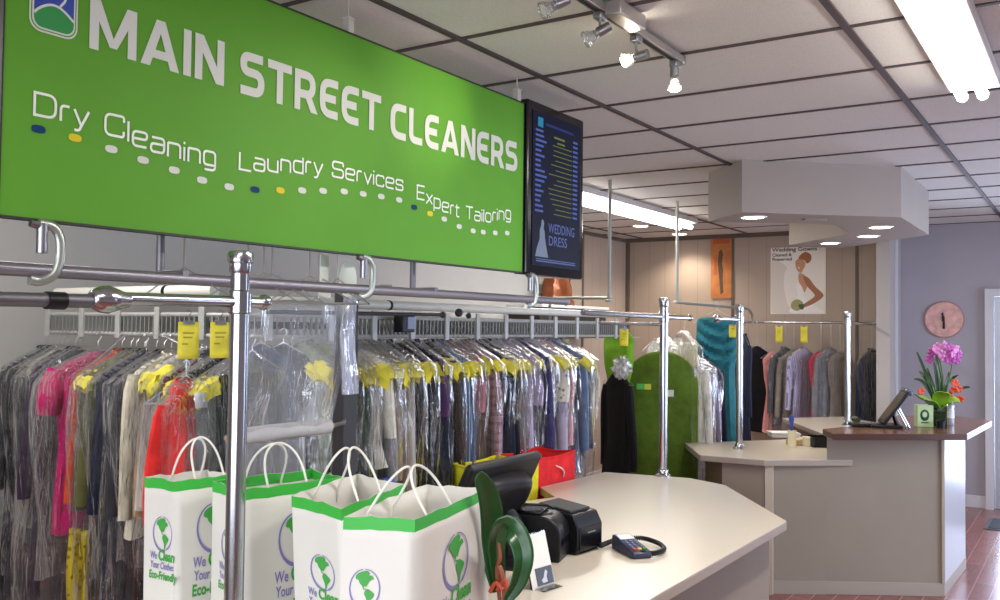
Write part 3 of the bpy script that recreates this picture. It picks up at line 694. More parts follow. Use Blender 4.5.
# hanging rods and side pipes
for (x, y, lab, z0) in ((-3.0, 6.05, 'thin steel rod from the ceiling to the conveyor, nearer of two', 1.93), (-3.0, 7.34, 'thin steel rod from the ceiling to the conveyor, farther of two', 1.96)):
    t = thing('ceiling_rod', lab, 'rod', (x, y, z0), 0, 'rods holding the conveyor from the ceiling')
    obj('rod', MB().cyl((x, y, z0), (x, y, H_C), .013, 12), GALV, t); obj('foot', MB().lathe([(.03, 0), (.03, .015), (.016, .02), (.016, .05)], (x, y, z0-.01), 14), GALV, t)
rail('wall_pipe', 'galvanised pipe running from the farther ceiling rod to the beige wall', 'pipe', rounded_3d([(-3.0, 7.34, 1.955), (-3.1, 9.55, 1.955), (-3.12, 9.75, 1.90), (-3.12, 9.77, 1.78)], .08), .013, GALV)
rail('wall_pipe', 'galvanised pipe crossing behind the nearer ceiling rod', 'pipe', rounded_3d([(-3.5, 6.05, 1.60), (-3.5, 6.05, 1.955), (-3.0, 6.1, 1.95)], .04), .011, GALV)
rail('back_wall_rail', 'long chrome garment rail along the beige back wall', 'rail', [(-3.5, 9.88, 1.815), (-1.835, 9.88, 1.815)], .012, ends=())
# dark support column beside the roll
t = thing('support_column', 'dark grey steel support column right of the clear film', 'column', (-2.53, 2.74, 0))
obj('column', MB().box((-2.53, 2.74, .93), (.06, .08, 1.86)), pm('column_grey', '343338', .6, .2), t, smooth=False, bevel=.004)
obj('foot_plate', MB().box((-2.53, 2.74, .006), (.14, .16, .012)), DULL, t, smooth=False)
# ------------------------------------------------------------------ clear film on hangers and roll
random.seed(5)
def hanger_mb(w=.21, drop=.10, r=.0022, hook=True):
    m = MB()
    m.tube([(0, 0, -.055), (.0, 0, -.035), (.012, 0, -.022), (.016, 0, -.008), (.008, 0, .006), (-.006, 0, .007), (-.013, 0, -.004)], r, 6)
    m.tube([(0, 0, -.055), (-w, 0, -.055-drop), (w, 0, -.055-drop)], r, 6, closed=True)
    return m
whs = [(1.70, 'bare'), (1.935, 'bare'), (2.0, 'bare'), (2.035, 'bare'), (2.20, 'bare'), (2.245, 'guard'), (2.335, 'oval')]
hg = hanger_mb(.19, .11).v
labs = ['empty wire hanger behind the thick chrome post', 'empty wire hanger just right of the thick chrome post, first of three close together',
        'empty wire hanger, middle of three close together over the clear film', 'empty wire hanger, last of three close together over the clear film',
        'empty wire hanger beside the one with the square white guard', 'wire hanger with a square white paper guard on its neck', 'wire hanger with an oval white paper guard, next to the clamp']
for (y, k), lb in zip(whs, labs):
    t = thing('wire_hanger', lb, 'hanger', (SX-.10, y, 1.995), random.uniform(-.25, .25), 'empty wire hangers behind the sign')
    mm = MB().tube([(0, 0, -.11), (0, 0, -.02), (.012, 0, -.005), (.010, 0, .014), (-.004, 0, .018), (-.013, 0, .006)], .0032, 6)
    mm.tube([(0, 0, -.11), (-.19, 0, -.20), (.19, 0, -.20)], .0032, 6, closed=True)
    obj('wire', mm, WIRE, t, local=True)
    if k == 'guard': obj('paper_guard', MB().box((.012, .012, -.10), (.004, .05, .13)).box((.012, .016, -.16), (.004, .075, .05)), pm('guard_white', 'dfe3da', .5), t, local=True, smooth=False)
    if k == 'oval': obj('paper_guard', MB().lathe([(0, -.002), (.05, -.002), (.05, .002), (0, .002)], (.012, .035, -.115), 20, Matrix.Rotation(PI/2, 3, 'Y') @ Matrix.Diagonal((1.35, .7, 1))), pm('guard_white', 'dfe3da', .5), t, local=True)
t = thing('film_roll', 'grey roll of clear garment film with its sheet drawn up behind the thick chrome post', 'plastic roll', (-2.42, 2.2, 1.35))
obj('roll', MB().cyl((-2.42, 2.09, 1.345), (-2.42, 2.53, 1.345), .029, 20), pm('film_roll_white', 'b3b1b3', .3, bump=.3, bscale=50), t)
obj('core', MB().cyl((-2.42, 2.05, 1.345), (-2.42, 2.56, 1.345), .009, 12), pm('cardboard', 'a58a68', .8), t)
obj('arm', MB().tube([(-2.42, 2.56, 1.345), (-2.46, 2.66, 1.345), (-2.51, 2.715, 1.345)], .008, 8), DULL, t)
obj('stand', MB().cyl((-2.42, 2.06, .882), (-2.42, 2.06, 1.345), .008, 8), DULL, t)
rows = []
for i in range(26):
    z = 1.80-(1.80-1.33)*i/25; row = []
    for j in range(61):
        y = 2.03+.50*j/60
        x = -2.32-.085*(i/25)**1.5 + .008*math.sin(17*y+2*math.sin(3*z))*(1-.5*i/25) + .003*math.sin(41*y+6*z)
        row.append((x, y, z))
    rows.append(row)
obj('film_sheet', MB().grid(rows), PLAST2, t)
rows = []
for i in range(16):
    z = 1.32-(.30)*i/15; row = []
    for j in range(31):
        y = 2.09+.30*j/30; row.append((-2.40+.012*math.sin(20*y+z*4), y, z))
    rows.append(row)
obj('film_tail', MB().grid(rows), PLAST2, t)
t = thing('film_bundle', 'twisted bundle of bluish clear film hanging against the dark column', 'plastic film', (-2.30, 2.50, 1.83))
rows = []
for i in range(22):
    z = 1.83-.36*i/21; rows.append([(-2.315+.022*math.cos(a)+.004*math.sin(9*a+20*z), 2.525+(.026+.012*i/21)*math.sin(a)+.01*math.sin(z*14), z) for a in [2*PI*k/20 for k in range(21)]])
obj('film', MB().grid(rows), plastic('bluish_film', .4, .45, 16, (.62, .66, .86)), t)
obj('hook', MB().tube([(-2.315, 2.525, 1.82), (-2.25, 2.52, 1.86), (-2.15, 2.51, 1.868), (-2.10, 2.51, 1.867)], .003, 6), WIRE, t)
#GARMENTS
# ------------------------------------------------------------------ garments
def interp(tab, z):
    for (a, b) in zip(tab, tab[1:]):
        if z >= b[0]:
            u = (z-a[0])/(b[0]-a[0]); return [a[k]+(b[k]-a[k])*u for k in range(1, len(a))]
    return list(tab[-1][1:])
def garment_profile(kind, L, w, th):
    tab = [(-.085, .045, .030), (-.10, .075, .034), (-.125, w*.66, .036), (-.160, w*.93, .034), (-.185, w, .032), (-.24, w*.96, th), (-.36, w*.90, th*1.15)]
    if kind == 'cowl': tab = [(-.118, w*.70, .020), (-.13, w*.86, .028), (-.16, w*.94, .036), (-.30, w*.97, .050), (-.55, w*.80, .05), (-.7, w*.84, .055), (-L, w*1.02, .075)]
    elif kind == 'dress': tab += [(-.52, w*.66, th), (-.62, w*.70, th), (-L, w*.98, th*1.25)]
    elif kind == 'trousers': tab = [(-.155, .17, .010), (-.165, .175, .022), (-.35, .17, .026), (-L, .165, .030)]
    elif kind == 'skirt': tab = [(-.15, .16, .012), (-.20, .165, .03), (-L, .22, .05)]
    elif kind == 'coat': tab += [(-.55, w*.88, th*1.1), (-L, w*1.02, th*1.3)]
    else: tab += [(-.52, w*.84, th), (-L, w*.90, th*1.1)]
    return tab
def garment_mb(kind, L, w, th, sleeve, rnd, cowl=False):
    m = MB(); tab = garment_profile(kind, L, w, th); z0 = tab[0][0]
    seg = 26; nr = 70 if cowl else 22; ph = rnd.uniform(0, 6); ph2 = rnd.uniform(0, 6); rows = []
    for i in range(nr+1):
        u = i/nr; z = z0+(-L-z0)*(u**1.25); hw, hd = interp(tab, z); s = min(1, max(0, (z0-z)/.5))
        row = []
        for k in range(seg+1):
            a = 2*PI*(k % seg)/seg; ca, sa = math.cos(a), math.sin(a)
            f = 1 + s*.20*math.sin(5*a+ph+z*1.5) + s*.12*math.sin(9*a+ph2-z*3)
            if cowl and z > -.62: f += .55*math.sin(62*z-6.5*abs(ca))*(1 if sa < 0 else .3)*min(1, (z+.62)/.2)
            x = hw*math.copysign(abs(ca)**.75, ca)*(1+s*.05*math.sin(3*a+ph)); y = hd*math.copysign(abs(sa)**.8, sa)*f + .012*s*math.sin(z*6+ph)
            row.append((x, y, z + (.012*math.sin(3*a+ph) if i == nr else 0)))
        rows.append(row)
    m.grid(rows)
    if sleeve:
        for sx in (-1, 1):
            e = rnd.uniform(-.02, .02); n = 9; pts = []; rs = []
            for i in range(n+1):
                u = i/n; z = -.172-sleeve*u
                pts.append((sx*(w*.90+.045*math.sin(u*1.6)+.01*u), e*u+.006*math.sin(u*5+ph), z)); rs.append((.034 if u < .05 else .046)*(1-.32*u) if sleeve > .3 else .05+.012*math.sin(u*3))
            m.tube(pts, rs, 10, flat=.72, refn=(0, 1, 0))
    return m
def cover_mb(L, w, th, rnd):
    m = MB(); rows = []; seg = 30; nr = 16; p1, p2, p3 = [rnd.uniform(0, 6) for _ in range(3)]
    tab = [(-.065, .022, .018), (-.09, .08, .036), (-.125, w*.72, th*.95), (-.160, w*1.10, th*1.05), (-.195, w*1.36, th*1.35), (-.34, w*1.40, th*1.5), (-.5, w*1.34, th*1.5), (-L, w*1.22, th*1.3)]
    for i in range(nr+1):
        u = i/nr; z = -.065+(-L+.065)*(u**1.1); hw, hd = interp(tab, z); s = min(1, u*3); row = []
        for k in range(seg+1):
            a = 2*PI*(k % seg)/seg; ca, sa = math.cos(a), math.sin(a)
            f = 1+s*(.16*math.sin(7*a+p1+2*z)+.10*math.sin(13*a+p2-5*z)+.06*math.sin(21*z+4*a+p3))
            row.append((hw*math.copysign(abs(ca)**.7, ca)*(1+.07*s*math.sin(4*a+6*z+p2)), hd*math.copysign(abs(sa)**.8, sa)*f, z+(.02*math.sin(3*a+p1) if i == nr else 0)))
        rows.append(row)
    return m.grid(rows)
def cape_mb(w, th, rnd):
    out = []
    for sx in (-1, 1):
        rows = []; n = 7; x0 = rnd.uniform(.10, .14); x1 = w*rnd.uniform(1.20, 1.32); d = rnd.uniform(.055, .10); p = [rnd.uniform(0, 6) for _ in range(3)]
        for i in range(n+1):
            u = i/n; row = []
            for k in range(11):
                q = k/10*2-1; x = x0+(x1-x0)*u; top = -.093-.085*min(1, x/w)**.9 - (.02*max(0, u-.7)/.3)
                drop = d*(.55+.45*math.sin(PI*min(1, .25+.75*u))+.22*math.sin(7*u+p[0]+3*q))
                yy = math.copysign(min(1, abs(q)*2.2), q)*th*(1.25+.65*math.sin(PI*min(1, u*.85)))*(1+.12*math.sin(11*u+p[1]+2*q)); zz = top+.008*math.sin(9*u+p[2]) if abs(q) < .3 else top-drop*(abs(q)-.3)/.7
                row.append((sx*(x+(.010*math.sin(13*q+p[1]))), yy*(1 if i < n else .55), zz-(0 if i < n else .035)))
            rows.append(row)
        out.append(MB().grid(rows))
    return out
HANG = hanger_mb(.195, .105)
hanger_proto = None
def hanger_part(parent):
    global hanger_proto
    if hanger_proto is None:
        hanger_proto = obj('hanger', HANG, WIRE, parent, local=True); return hanger_proto
    c = hanger_proto.copy(); COL.objects.link(c); c.parent = parent; return c
GL = ['']
def garment(label, cat, name, loc, rz, group, col, kind='shirt', L=.75, w=.21, th=.024, sleeve=.5, cover=True, cape=False, pat=None, seed=0, coverL=None, cowl=False, drop=0):
    rnd = random.Random(seed*7919+13)
    t = thing(name, label, cat, loc, rz, group); GL[0] = t.name
    hanger_part(t)
    body = obj('cloth', garment_mb(kind, L, w, th, sleeve, rnd, cowl), fabric(*col, pat), t, local=True)
    if kind in ('shirt', 'coat'):
        cm = MB(); rows = []
        for (rx, ry, z) in ((.050, .034, -.10), (.046, .032, -.075), (.052, .037, -.082)): rows.append([(rx*math.cos(2*PI*k/14), ry*math.sin(2*PI*k/14), z+.012*math.sin(2*PI*k/14)) for k in range(15)])
        obj('collar', cm.grid(rows), fabric(*col, pat), t, local=True)
    if cape:
        for cm_ in cape_mb(w, th*1.25, rnd): obj('paper_cape', cm_, YELLOW, t, local=True, smooth=True)
    if cover: obj('plastic_cover', cover_mb(coverL or L+rnd.uniform(.03, .12), w, th*1.35, rnd), PLAST, t, local=True)
    return t
PAL = {'black': '17161a', 'charcoal': '36353a', 'dark grey': '4b4a4e', 'mid grey': '7a787a', 'pale grey': 'b4b0aa', 'silver grey': '9c9aa0', 'ivory': 'd3cbb4', 'cream': 'c9c2a8',
       'off white': 'd8d4cc', 'navy': '1d2236', 'dark blue': '22304f', 'steel blue': '5a6f8f', 'sky blue': '8fa9c4', 'slate blue': '4a5470', 'violet blue': '3a3568', 'purple': '4b2f58',
       'dark purple': '33263a', 'lilac': '9489a6', 'lavender': 'b3aac4', 'maroon': '4f2128', 'wine red': '6a2a38', 'dusty rose': '9c6a72', 'dusty pink': 'b98c92', 'pale pink': 'd0a3a6',
       'coral pink': 'cf8a86', 'mauve': '8a6a78', 'magenta': 'b3175f', 'orange': 'c4481f', 'red': 'dc2f2c', 'dark brown': '33251f', 'brown': '5b3a2a', 'tan': 'a3845f', 'taupe': '847769', 'beige pink': 'bfa294',
       'olive': '5d5c34', 'olive grey': '565344', 'moss green': '6f7a2c', 'sage': '76806a', 'teal': '2c707c', 'yellow': 'd6c53c', 'bottle green': '20382c', 'dark brick': '5f3228', 'denim': '3d4d6b', 'lime': '74a92c', 'rose red': 'b5394e'}
def run(items, place, rack, group, seed0):
    n = len(items)
    for i, it in enumerate(items):
        cn, noun, kw = it
        a = (items[i-1][0]+' '+items[i-1][1]) if i else None; b = (items[i+1][0]+' '+items[i+1][1]) if i < n-1 else None
        if a and b: lab = f"{cn} {noun} in film between {a} and {b}, {rack}"; lab = lab.replace('silver grey trousers', 'grey trousers') if len(lab.split()) > 16 else lab
        elif b: lab = f"{cn} {noun} in film at the end of {rack}, beside {b}"
        else: lab = f"{cn} {noun} in film at the far end of {rack}, beside {a}"
        loc, rz = place(i)
        k = dict(kw); cat = {'coat': 'coat', 'jacket': 'jacket', 'dress': 'dress', 'trousers': 'trousers', 'blouse': 'blouse', 'skirt': 'skirt'}.get(noun, 'shirt')
        garment(lab, cat, cat, loc, rz, group, (cn, PAL[cn]), seed=seed0+i, **k)
S_ = lambda **k: dict(dict(kind='shirt', L=.88, sleeve=.55), **k)
J_ = lambda **k: dict(dict(kind='shirt', L=.92, sleeve=.60, th=.028, w=.22), **k)
D_ = lambda **k: dict(dict(kind='dress', L=1.2, sleeve=0, w=.19), **k)
T_ = lambda **k: dict(dict(kind='trousers', L=1.05, sleeve=0), **k)
C_ = lambda **k: dict(dict(kind='coat', L=1.2, sleeve=.62, th=.030, w=.22), **k)
Bq = lambda **k: dict(dict(kind='shirt', L=.8, sleeve=.28, w=.20), **k)
mid = [('sage', 'shirt', S_(cape=True)), ('moss green', 'dress', D_(L=1.2, sleeve=0, cape=True)), ('moss green', 'skirt', dict(kind='dress', L=1.1, sleeve=0)), ('charcoal', 'trousers', T_()),
       ('pale grey', 'blouse', Bq(cape=True, sleeve=.34)), ('off white', 'blouse', dict(kind='coat', L=.66, sleeve=.34, w=.265, th=.05, cape=True)), ('silver grey', 'shirt', S_(cape=True)), ('tan', 'shirt', S_()),
       ('taupe', 'coat', C_(cape=True, L=1.1)), ('taupe', 'jacket', J_(cape=True)), ('pale grey', 'jacket', J_(L=.85, w=.25, th=.045, cape=True)), ('black', 'jacket', J_(cape=True)), ('dark brown', 'trousers', T_()),
       ('black', 'dress', D_(cape=True)), ('navy', 'shirt', S_()), ('purple', 'blouse', Bq(cape=True)), ('maroon', 'dress', D_(L=1.1)), ('dark brown', 'coat', C_(cape=True)), ('steel blue', 'shirt', S_(pat='stripe')),
       ('slate blue', 'shirt', S_(cape=True)), ('wine red', 'dress', D_()), ('dusty rose', 'blouse', Bq(cape=True, L=.8)), ('mauve', 'dress', D_(cape=True)), ('tan', 'trousers', T_()), ('dusty pink', 'shirt', S_(pat='plaid', cape=True)),
       ('lilac', 'shirt', S_(pat='plaid')), ('navy', 'jacket', J_()), ('dark blue', 'dress', D_(cape=True, pat='dots')), ('black', 'coat', C_(cape=True)), ('silver grey', 'shirt', S_(pat='stripe')),
       ('mid grey', 'jacket', J_(cape=True)), ('lavender', 'shirt', S_()), ('lilac', 'blouse', Bq(cape=True, L=.8)), ('slate blue', 'dress', D_(pat='stripe')), ('silver grey', 'dress', D_(cape=True)),
       ('violet blue', 'jacket', J_()), ('off white', 'shirt', S_(pat='dots', cape=True)), ('violet blue', 'dress', D_()), ('lavender', 'jacket', J_(cape=True)), ('off white', 'blouse', Bq(pat='dots')),
       ('pale pink', 'shirt', S_(cape=True)), ('coral pink', 'blouse', Bq(L=.8)), ('pale pink', 'dress', D_(cape=True)), ('steel blue', 'jacket', J_()), ('sky blue', 'shirt', S_(cape=True)),
       ('navy', 'dress', D_()), ('charcoal', 'jacket', J_(cape=True)), ('cream', 'blouse', Bq(cape=True)), ('yellow', 'shirt', S_(L=.85))]
NM = len(mid); rr = random.Random(21); jit = [rr.uniform(-.16, .16) for _ in range(NM)]; jy = [rr.uniform(-.010, .010) for _ in range(NM)]
run(mid, lambda i: ((-3.0+rr.uniform(-.02, .02), 3.00+(5.40-3.00)*i/(NM-1)+jy[i], 1.722), jit[i]-.06), 'middle rail', 'bagged clothes on the middle conveyor rail', 100)
left = [('black', 'coat', C_(L=1.4)), ('charcoal', 'jacket', J_(L=1.3)), ('mid grey', 'trousers', T_()), ('cream', 'dress', D_(L=.95)), ('charcoal', 'dress', D_(L=1.45)), ('dark purple', 'coat', C_(L=1.4)), ('dark grey', 'dress', D_(L=1.4)),
        ('magenta', 'dress', dict(kind='shift', L=.93, sleeve=.2, w=.225, th=.06, coverL=1.12)), ('orange', 'jacket', J_(L=.66, w=.2)), ('olive grey', 'coat', C_(cape=True)), ('olive', 'jacket', J_(L=.85)), ('silver grey', 'trousers', T_()), ('navy', 'coat', C_(L=1.4)),
        ('dark brown', 'dress', D_(pat='dots', L=1.35)), ('charcoal', 'coat', C_(L=1.4)), ('ivory', 'coat', C_(L=.88, th=.036)), ('tan', 'jacket', J_(L=.9)), ('beige pink', 'shirt', S_(cape=True, L=.8)), ('sky blue', 'shirt', S_()), ('maroon', 'jacket', J_()),
        ('sage', 'shirt', S_(cape=True)), ('black', 'coat', C_(L=1.4)), ('mid grey', 'shirt', S_(cape=True)), ('black', 'trousers', T_())]
TIP = [2, 8, 13, 20, 27, 33, 38, 62, 80, 88, 93, 99, 105, 113, 121, 131, 144, 152, 161, 169, 177, 186, 196, 207]
NL = len(left); jl = [rr.uniform(-.10, .10) for _ in range(NL)]
LX = [-2.47*math.tan(YAW+math.atan((500-x)/FPX)) for x in TIP]
run(left, lambda i: ((LX[i], 2.7+rr.uniform(-.015, .015)-(.05 if i == 7 else .02 if i == 15 else 0), 1.668), PI/2+jl[i]+.05), 'left rail', 'bagged clothes on the left conveyor rail', 300)
corner = [('pale grey', 'jacket', J_(cape=True)), ('charcoal', 'dress', D_(cape=True)), ('sky blue', 'blouse', Bq(cape=True)), ('denim', 'shirt', S_()), ('navy', 'coat', C_(cape=True)), ('black', 'dress', D_(L=1.2)), ('bottle green', 'jacket', J_(cape=True))]
def corner_place(i):
    a = PI/2*(i+.5)/len(corner); return (-3.42+.42*math.sin(a), 3.15-.45*math.cos(a), 1.70), PI/2-a
run(corner, corner_place, 'conveyor bend', 'bagged clothes behind the clear film', 400)
# garments set apart
q = at(186, 378, 3.75)
garment('bright red shirt hung low before the left rail, paper tag at its collar', 'shirt', 'shirt', (q.x, q.y, 1.565), 1.55, None, ('red', PAL['red']), kind='shirt', L=.60, w=.105, th=.05, sleeve=.46, cover=True, seed=501, coverL=.7)
rs = bpy.data.objects[GL[0]]
obj('paper_tag', MB().grid([[(-.03+.03*k+.0, -.095-.004*i, -.12-.03*i) for k in range(3)] for i in range(3)]), pm('tag_paper', 'c9c9d0', .5), rs, local=True, solid=.001)
obj('hook', MB().tube([(0, 0, -.03), (.0, 0, .06), (-.02, .10, .10), (-.03, .2, .115)], .0025, 6), WIRE, rs, local=True)
q = at(200, 385, 3.85)
garment('grey jacket in film with a teal hanger beside the red shirt', 'jacket', 'jacket', (q.x, q.y, 1.57), 1.6, None, ('dark grey', PAL['dark grey']), kind='shirt', L=.62, w=.17, th=.03, sleeve=.5, seed=502)
obj('hanger_bar', MB().tube([(-.18, 0, -.165), (0, 0, -.06), (.18, 0, -.165)], .006, 8), pm('hanger_teal', '2f8f93', .4), bpy.data.objects[GL[0]], local=True)
q = at(219, 400, 3.95)
garment('brown suede jacket without film, right of the red shirt', 'jacket', 'jacket', (q.x, q.y, 1.50), 1.5, None, ('brown', PAL['brown']), kind='shirt', L=.7, w=.20, th=.05, sleeve=.5, cover=False, seed=503)
t = thing('patterned_scarf', 'yellow red and black patterned scarf hanging low on the left rail', 'scarf', (-3.92, 2.50, 1.66))
rows = []
for i in range(18):
    z = .78-.42*i/17; rows.append([(-3.92+.034*q+.01*math.sin(6*q+z*9), 2.47+.018*math.sin(5*q+z*5), z) for q in [k/6*2-1 for k in range(13)]])
obj('cloth', MB().grid(rows), fabric('scarf yellow', 'b9a52c', 'dots'), t, solid=.006)
obj('end_band', MB().grid([[(p[0], p[1]-.004, p[2]-.002) for p in r] for r in rows[-4:]]), fabric('scarf red', 'b0281f'), t, solid=.006)
obj('hanger', MB().tube([(-3.92, 2.7, 1.665), (-3.92, 2.62, 1.60), (-3.92, 2.48, 1.50), (-3.92, 2.47, .78)], .002, 6), WIRE, t)
# far end of the conveyor
q = at(619, 316, 6.95)
garment('lime green dress hanging beside the yellow shirt at the conveyor end', 'dress', 'dress', tuple(q), -.15, None, ('lime', PAL['lime']), kind='dress', L=.95, w=.135, th=.05, sleeve=0, cover=False, seed=510)
q = at(618, 362, 6.7)
garment('black coat hanging below the lime green dress, left of the green garment bag', 'coat', 'coat', tuple(q), -.5, None, ('black', PAL['black']), kind='coat', L=1.0, w=.15, th=.04, sleeve=.6, seed=511, cover=False)
garment('white topped dress with wine red band hanging behind the green garment bag', 'dress', 'dress', (-2.84, 6.70, 1.74), -.3, None, ('off white', PAL['off white']), kind='dress', L=.9, w=.17, th=.06, sleeve=0, seed=512)
t = thing('tissue_bundle', 'crumpled clear film bundle beside the green garment bag', 'plastic film', at(622, 368, 6.1))
rnd = random.Random(4); c0 = at(622, 368, 6.1); mb = MB(); rows = []
for i in range(11):
    ph = PI*i/10; rows.append([tuple(c0+Vector((math.sin(ph)*math.cos(a), math.sin(ph)*math.sin(a), -math.cos(ph)*1.1))*.058*(1+.25*math.sin(5*a+3*i)+rnd.uniform(-.15, .15))) for a in [2*PI*k/14 for k in range(15)]])
obj('film', mb.grid(rows), plastic('white_film', .45, .5, 24, (.9, .9, .9)), t)
# green garment bag
gbc = at(661, 354, 6.9)
t = thing('garment_bag', 'large moss green zip garment bag with rounded shoulders behind the worktop post', 'garment bag', (gbc.x, gbc.y, gbc.z+.02), YAW-.12)
mb = MB(); rows = []
W_, H_ = .272, 1.25
for i in range(30):
    z = -.005-H_*(i/29)**1.5; k = min(1, abs(z)/.26); hw = W_*math.sqrt(max(0, 1-(1-k)**2.1)) if k < 1 else W_
    hw = max(.03, hw); rows.append([(hw*math.copysign(abs(math.cos(a))**.6, math.cos(a)), (.035+.02*k)*math.sin(a)*(1+.18*math.sin(3*a+7*z))+.008*math.sin(9*z), z) for a in [2*PI*q/30 for q in range(31)]])
mb.grid(rows); mb.poly([tuple(p) for p in rows[0][:-1]][::-1])
obj('shell', mb, fabric('garment bag green', '4f6a1e'), t, local=True)
pp = []
for i in range(33):
    a = PI*i/32; k = .26*(1-math.sin(a)); hw = W_*math.copysign(math.sqrt(max(0, 1-(1-min(1, k/.26))**2.1)), math.cos(a)) if i not in (0, 32) else W_*math.cos(a)
    pp.append((hw, -.012, -.003-k if math.sin(a) < 1 else .0))
pp = [(W_, -.012, -1.2)]+pp+[(-W_, -.012, -1.2)]
obj('piping', MB().tube(pp, .006, 6), fabric('garment bag trim', '7d8a2c'), t, local=True)
obj('zip', MB().box((.02, -.060, -.68), (.012, .004, 1.05)), fabric('garment bag zip', '465a1a'), t, local=True, smooth=False)
e = obj('printed_badge', MB().box((-.155, -.059, -.265), (.055, .003, .042)), pm('badge_green', '3fae3a', .5), t, local=True, smooth=False)
obj('printed_badge', MB().box((-.10, -.060, -.265), (.05, .003, .042)), pm('badge_lime', 'b5c832', .5), t, local=True, smooth=False)
obj('window', MB().box((.065, -.062, -.31), (.055, .003, .05)), pm('bag_window', 'c4cdc0', .2), t, local=True, smooth=False)
obj('hook', MB().tube([(0, 0, -.01), (0, 0, .05), (.014, 0, .07), (.01, 0, .09), (-.01, 0, .09)], .003, 6), WIRE, t, local=True)
# garments between the bag and the teal dress
garment('white garment in glossy clear film right behind the green garment bag', 'shirt', 'shirt', (-2.66, 6.66, 1.60), -.35, None, ('soft white', 'dddbd9'), kind='coat', L=1.1, w=.22, th=.05, sleeve=.6, seed=520)
garment('lilac grey shirt in film, second behind the green garment bag', 'shirt', 'shirt', (-2.64, 6.82, 1.60), -.45, None, ('lilac', PAL['lilac']), kind='coat', L=1.05, w=.22, th=.03, sleeve=.6, seed=521)
garment('navy jacket edge showing between the filmed white garment and the teal dress', 'jacket', 'jacket', (-2.62, 6.94, 1.58), -.5, None, ('navy', PAL['navy']), kind='coat', L=1.0, w=.22, th=.03, sleeve=.6, seed=522, cover=False)
tc = at(717, 308, 7.5)
garment('teal cowl neck dress hanging behind the lower worktop post', 'dress', 'dress', (tc.x, tc.y, tc.z+.04), YAW-.1, None, ('teal', PAL['teal']), kind='cowl', L=1.25, w=.175, th=.05, sleeve=0, cover=False, seed=523, cowl=True)
nv = at(743, 326, 8.0)
garment('dark navy coat hanging just right of the teal dress', 'coat', 'coat', tuple(nv), -1.0, None, ('navy', PAL['navy']), kind='coat', L=1.0, w=.19, th=.035, sleeve=.6, seed=524, cover=False)
q = at(684, 322, 7.0)
garment('empty film over a cream hanger card above the filmed white garment', 'plastic film', 'garment_film', tuple(q), -.6, None, ('cream', PAL['cream']), kind='trousers', L=.34, w=.15, th=.03, sleeve=0, seed=525)
# back wall rack
wallg = [(757, 'black', 'coat', C_(L=1.0, cover=False), .5, 'black coat on the back wall rail, first right of the teal dress'), (776, 'coral pink', 'dress', D_(L=.95, cover=False), .9, 'coral pink dress on the back wall rail, right of the black coat'),
         (785, 'dark grey', 'jacket', J_(L=.9), 1.0, 'dark grey jacket on the back wall rail, beside the coral pink dress'), (794, 'taupe', 'jacket', J_(L=.92), .9, 'taupe jacket in film on the back wall rail, before the striped blouse'),
         (803, 'lavender', 'blouse', S_(pat='stripe', L=.85), .95, 'pale striped blouse on the back wall rail under a yellow ticket'), (821, 'rose red', 'dress', D_(L=.9, cover=False, th=.04), 1.0, 'rose red dress on the back wall rail beside the striped blouse'),
         (831, 'mid grey', 'coat', C_(L=.95), .9, 'mid grey coat on the back wall rail, right of the rose red dress'), (840, 'taupe', 'dress', D_(L=.95), 1.0, 'taupe dress, last of the close group on the back wall rail'),
         (872, 'navy', 'coat', C_(L=1.0), 1.1, 'navy coat alone at the pillar end of the back wall rail')]
for i, (px_, cn, noun, kw, rz, lab) in enumerate(wallg):
    p = at_y(px_, 330, 9.88); garment(lab, noun, noun, (p.x, 9.88, 1.62-(.03 if i % 2 else 0)), rz, 'clothes on the back wall rail', (cn, PAL[cn]), seed=600+i, **dict(kw, w=.165))
    obj('hook', MB().tube([(p.x, 9.88, 1.58), (p.x, 9.88, 1.80), (p.x+.012, 9.88, 1.83), (p.x-.012, 9.88, 1.832)], .0025, 6), WIRE, bpy.data.objects[GL[0]])
# yellow tickets
def ticket(label, p, rz, w, h):
    t = thing('paper_ticket', label, 'ticket', p, rz, 'yellow paper tickets hanging on the rails')
    mb = MB(); mb.grid([[(w*(k/4-.5), .006*math.sin(k*.9+i*.6), -.02-h*i/6) for k in range(5)] for i in range(7)])
    obj('sheet', mb, YELLOW, t, local=True, solid=.0015)
    obj('clip', MB().tube([(0, 0, -.03), (0, 0, .0), (.008, 0, .014), (-.008, 0, .02)], .002, 6).box((0, 0, -.022), (.035, .008, .014)), STEEL, t, local=True)
    obj('printed_lettering', MB().box((0, -.004, -.02-h*.3), (w*.55, .001, .006)).box((0, -.004, -.02-h*.42), (w*.5, .001, .005)).box((0, -.004, -.02-h*.6), (w*.6, .001, .005)), pm('ticket_ink', 'a79a2a', .8), t, local=True, smooth=False)
ticket('yellow paper ticket on the left rail, left one of the pair by the thick post', at(189, 316, 3.1), YAW+.4, .068, .125)
ticket('yellow paper ticket on the left rail, right one of the pair by the thick post', at(221, 316, 3.05), YAW+.4, .066, .12)
ticket('yellow paper ticket above the lime green dress', at(624, 326, 6.4), YAW, .06, .12)
ticket('yellow paper ticket beside the teal dress, behind the chrome post', at(733, 322, 7.1), YAW, .06, .10)
ticket('yellow paper ticket on the back wall rail, under the left side of the bride poster', at_y(779, 324, 9.84), 0, .075, .18)
ticket('yellow paper ticket on the back wall rail, under the right side of the bride poster', at_y(804, 324, 9.84), 0, .075, .18)

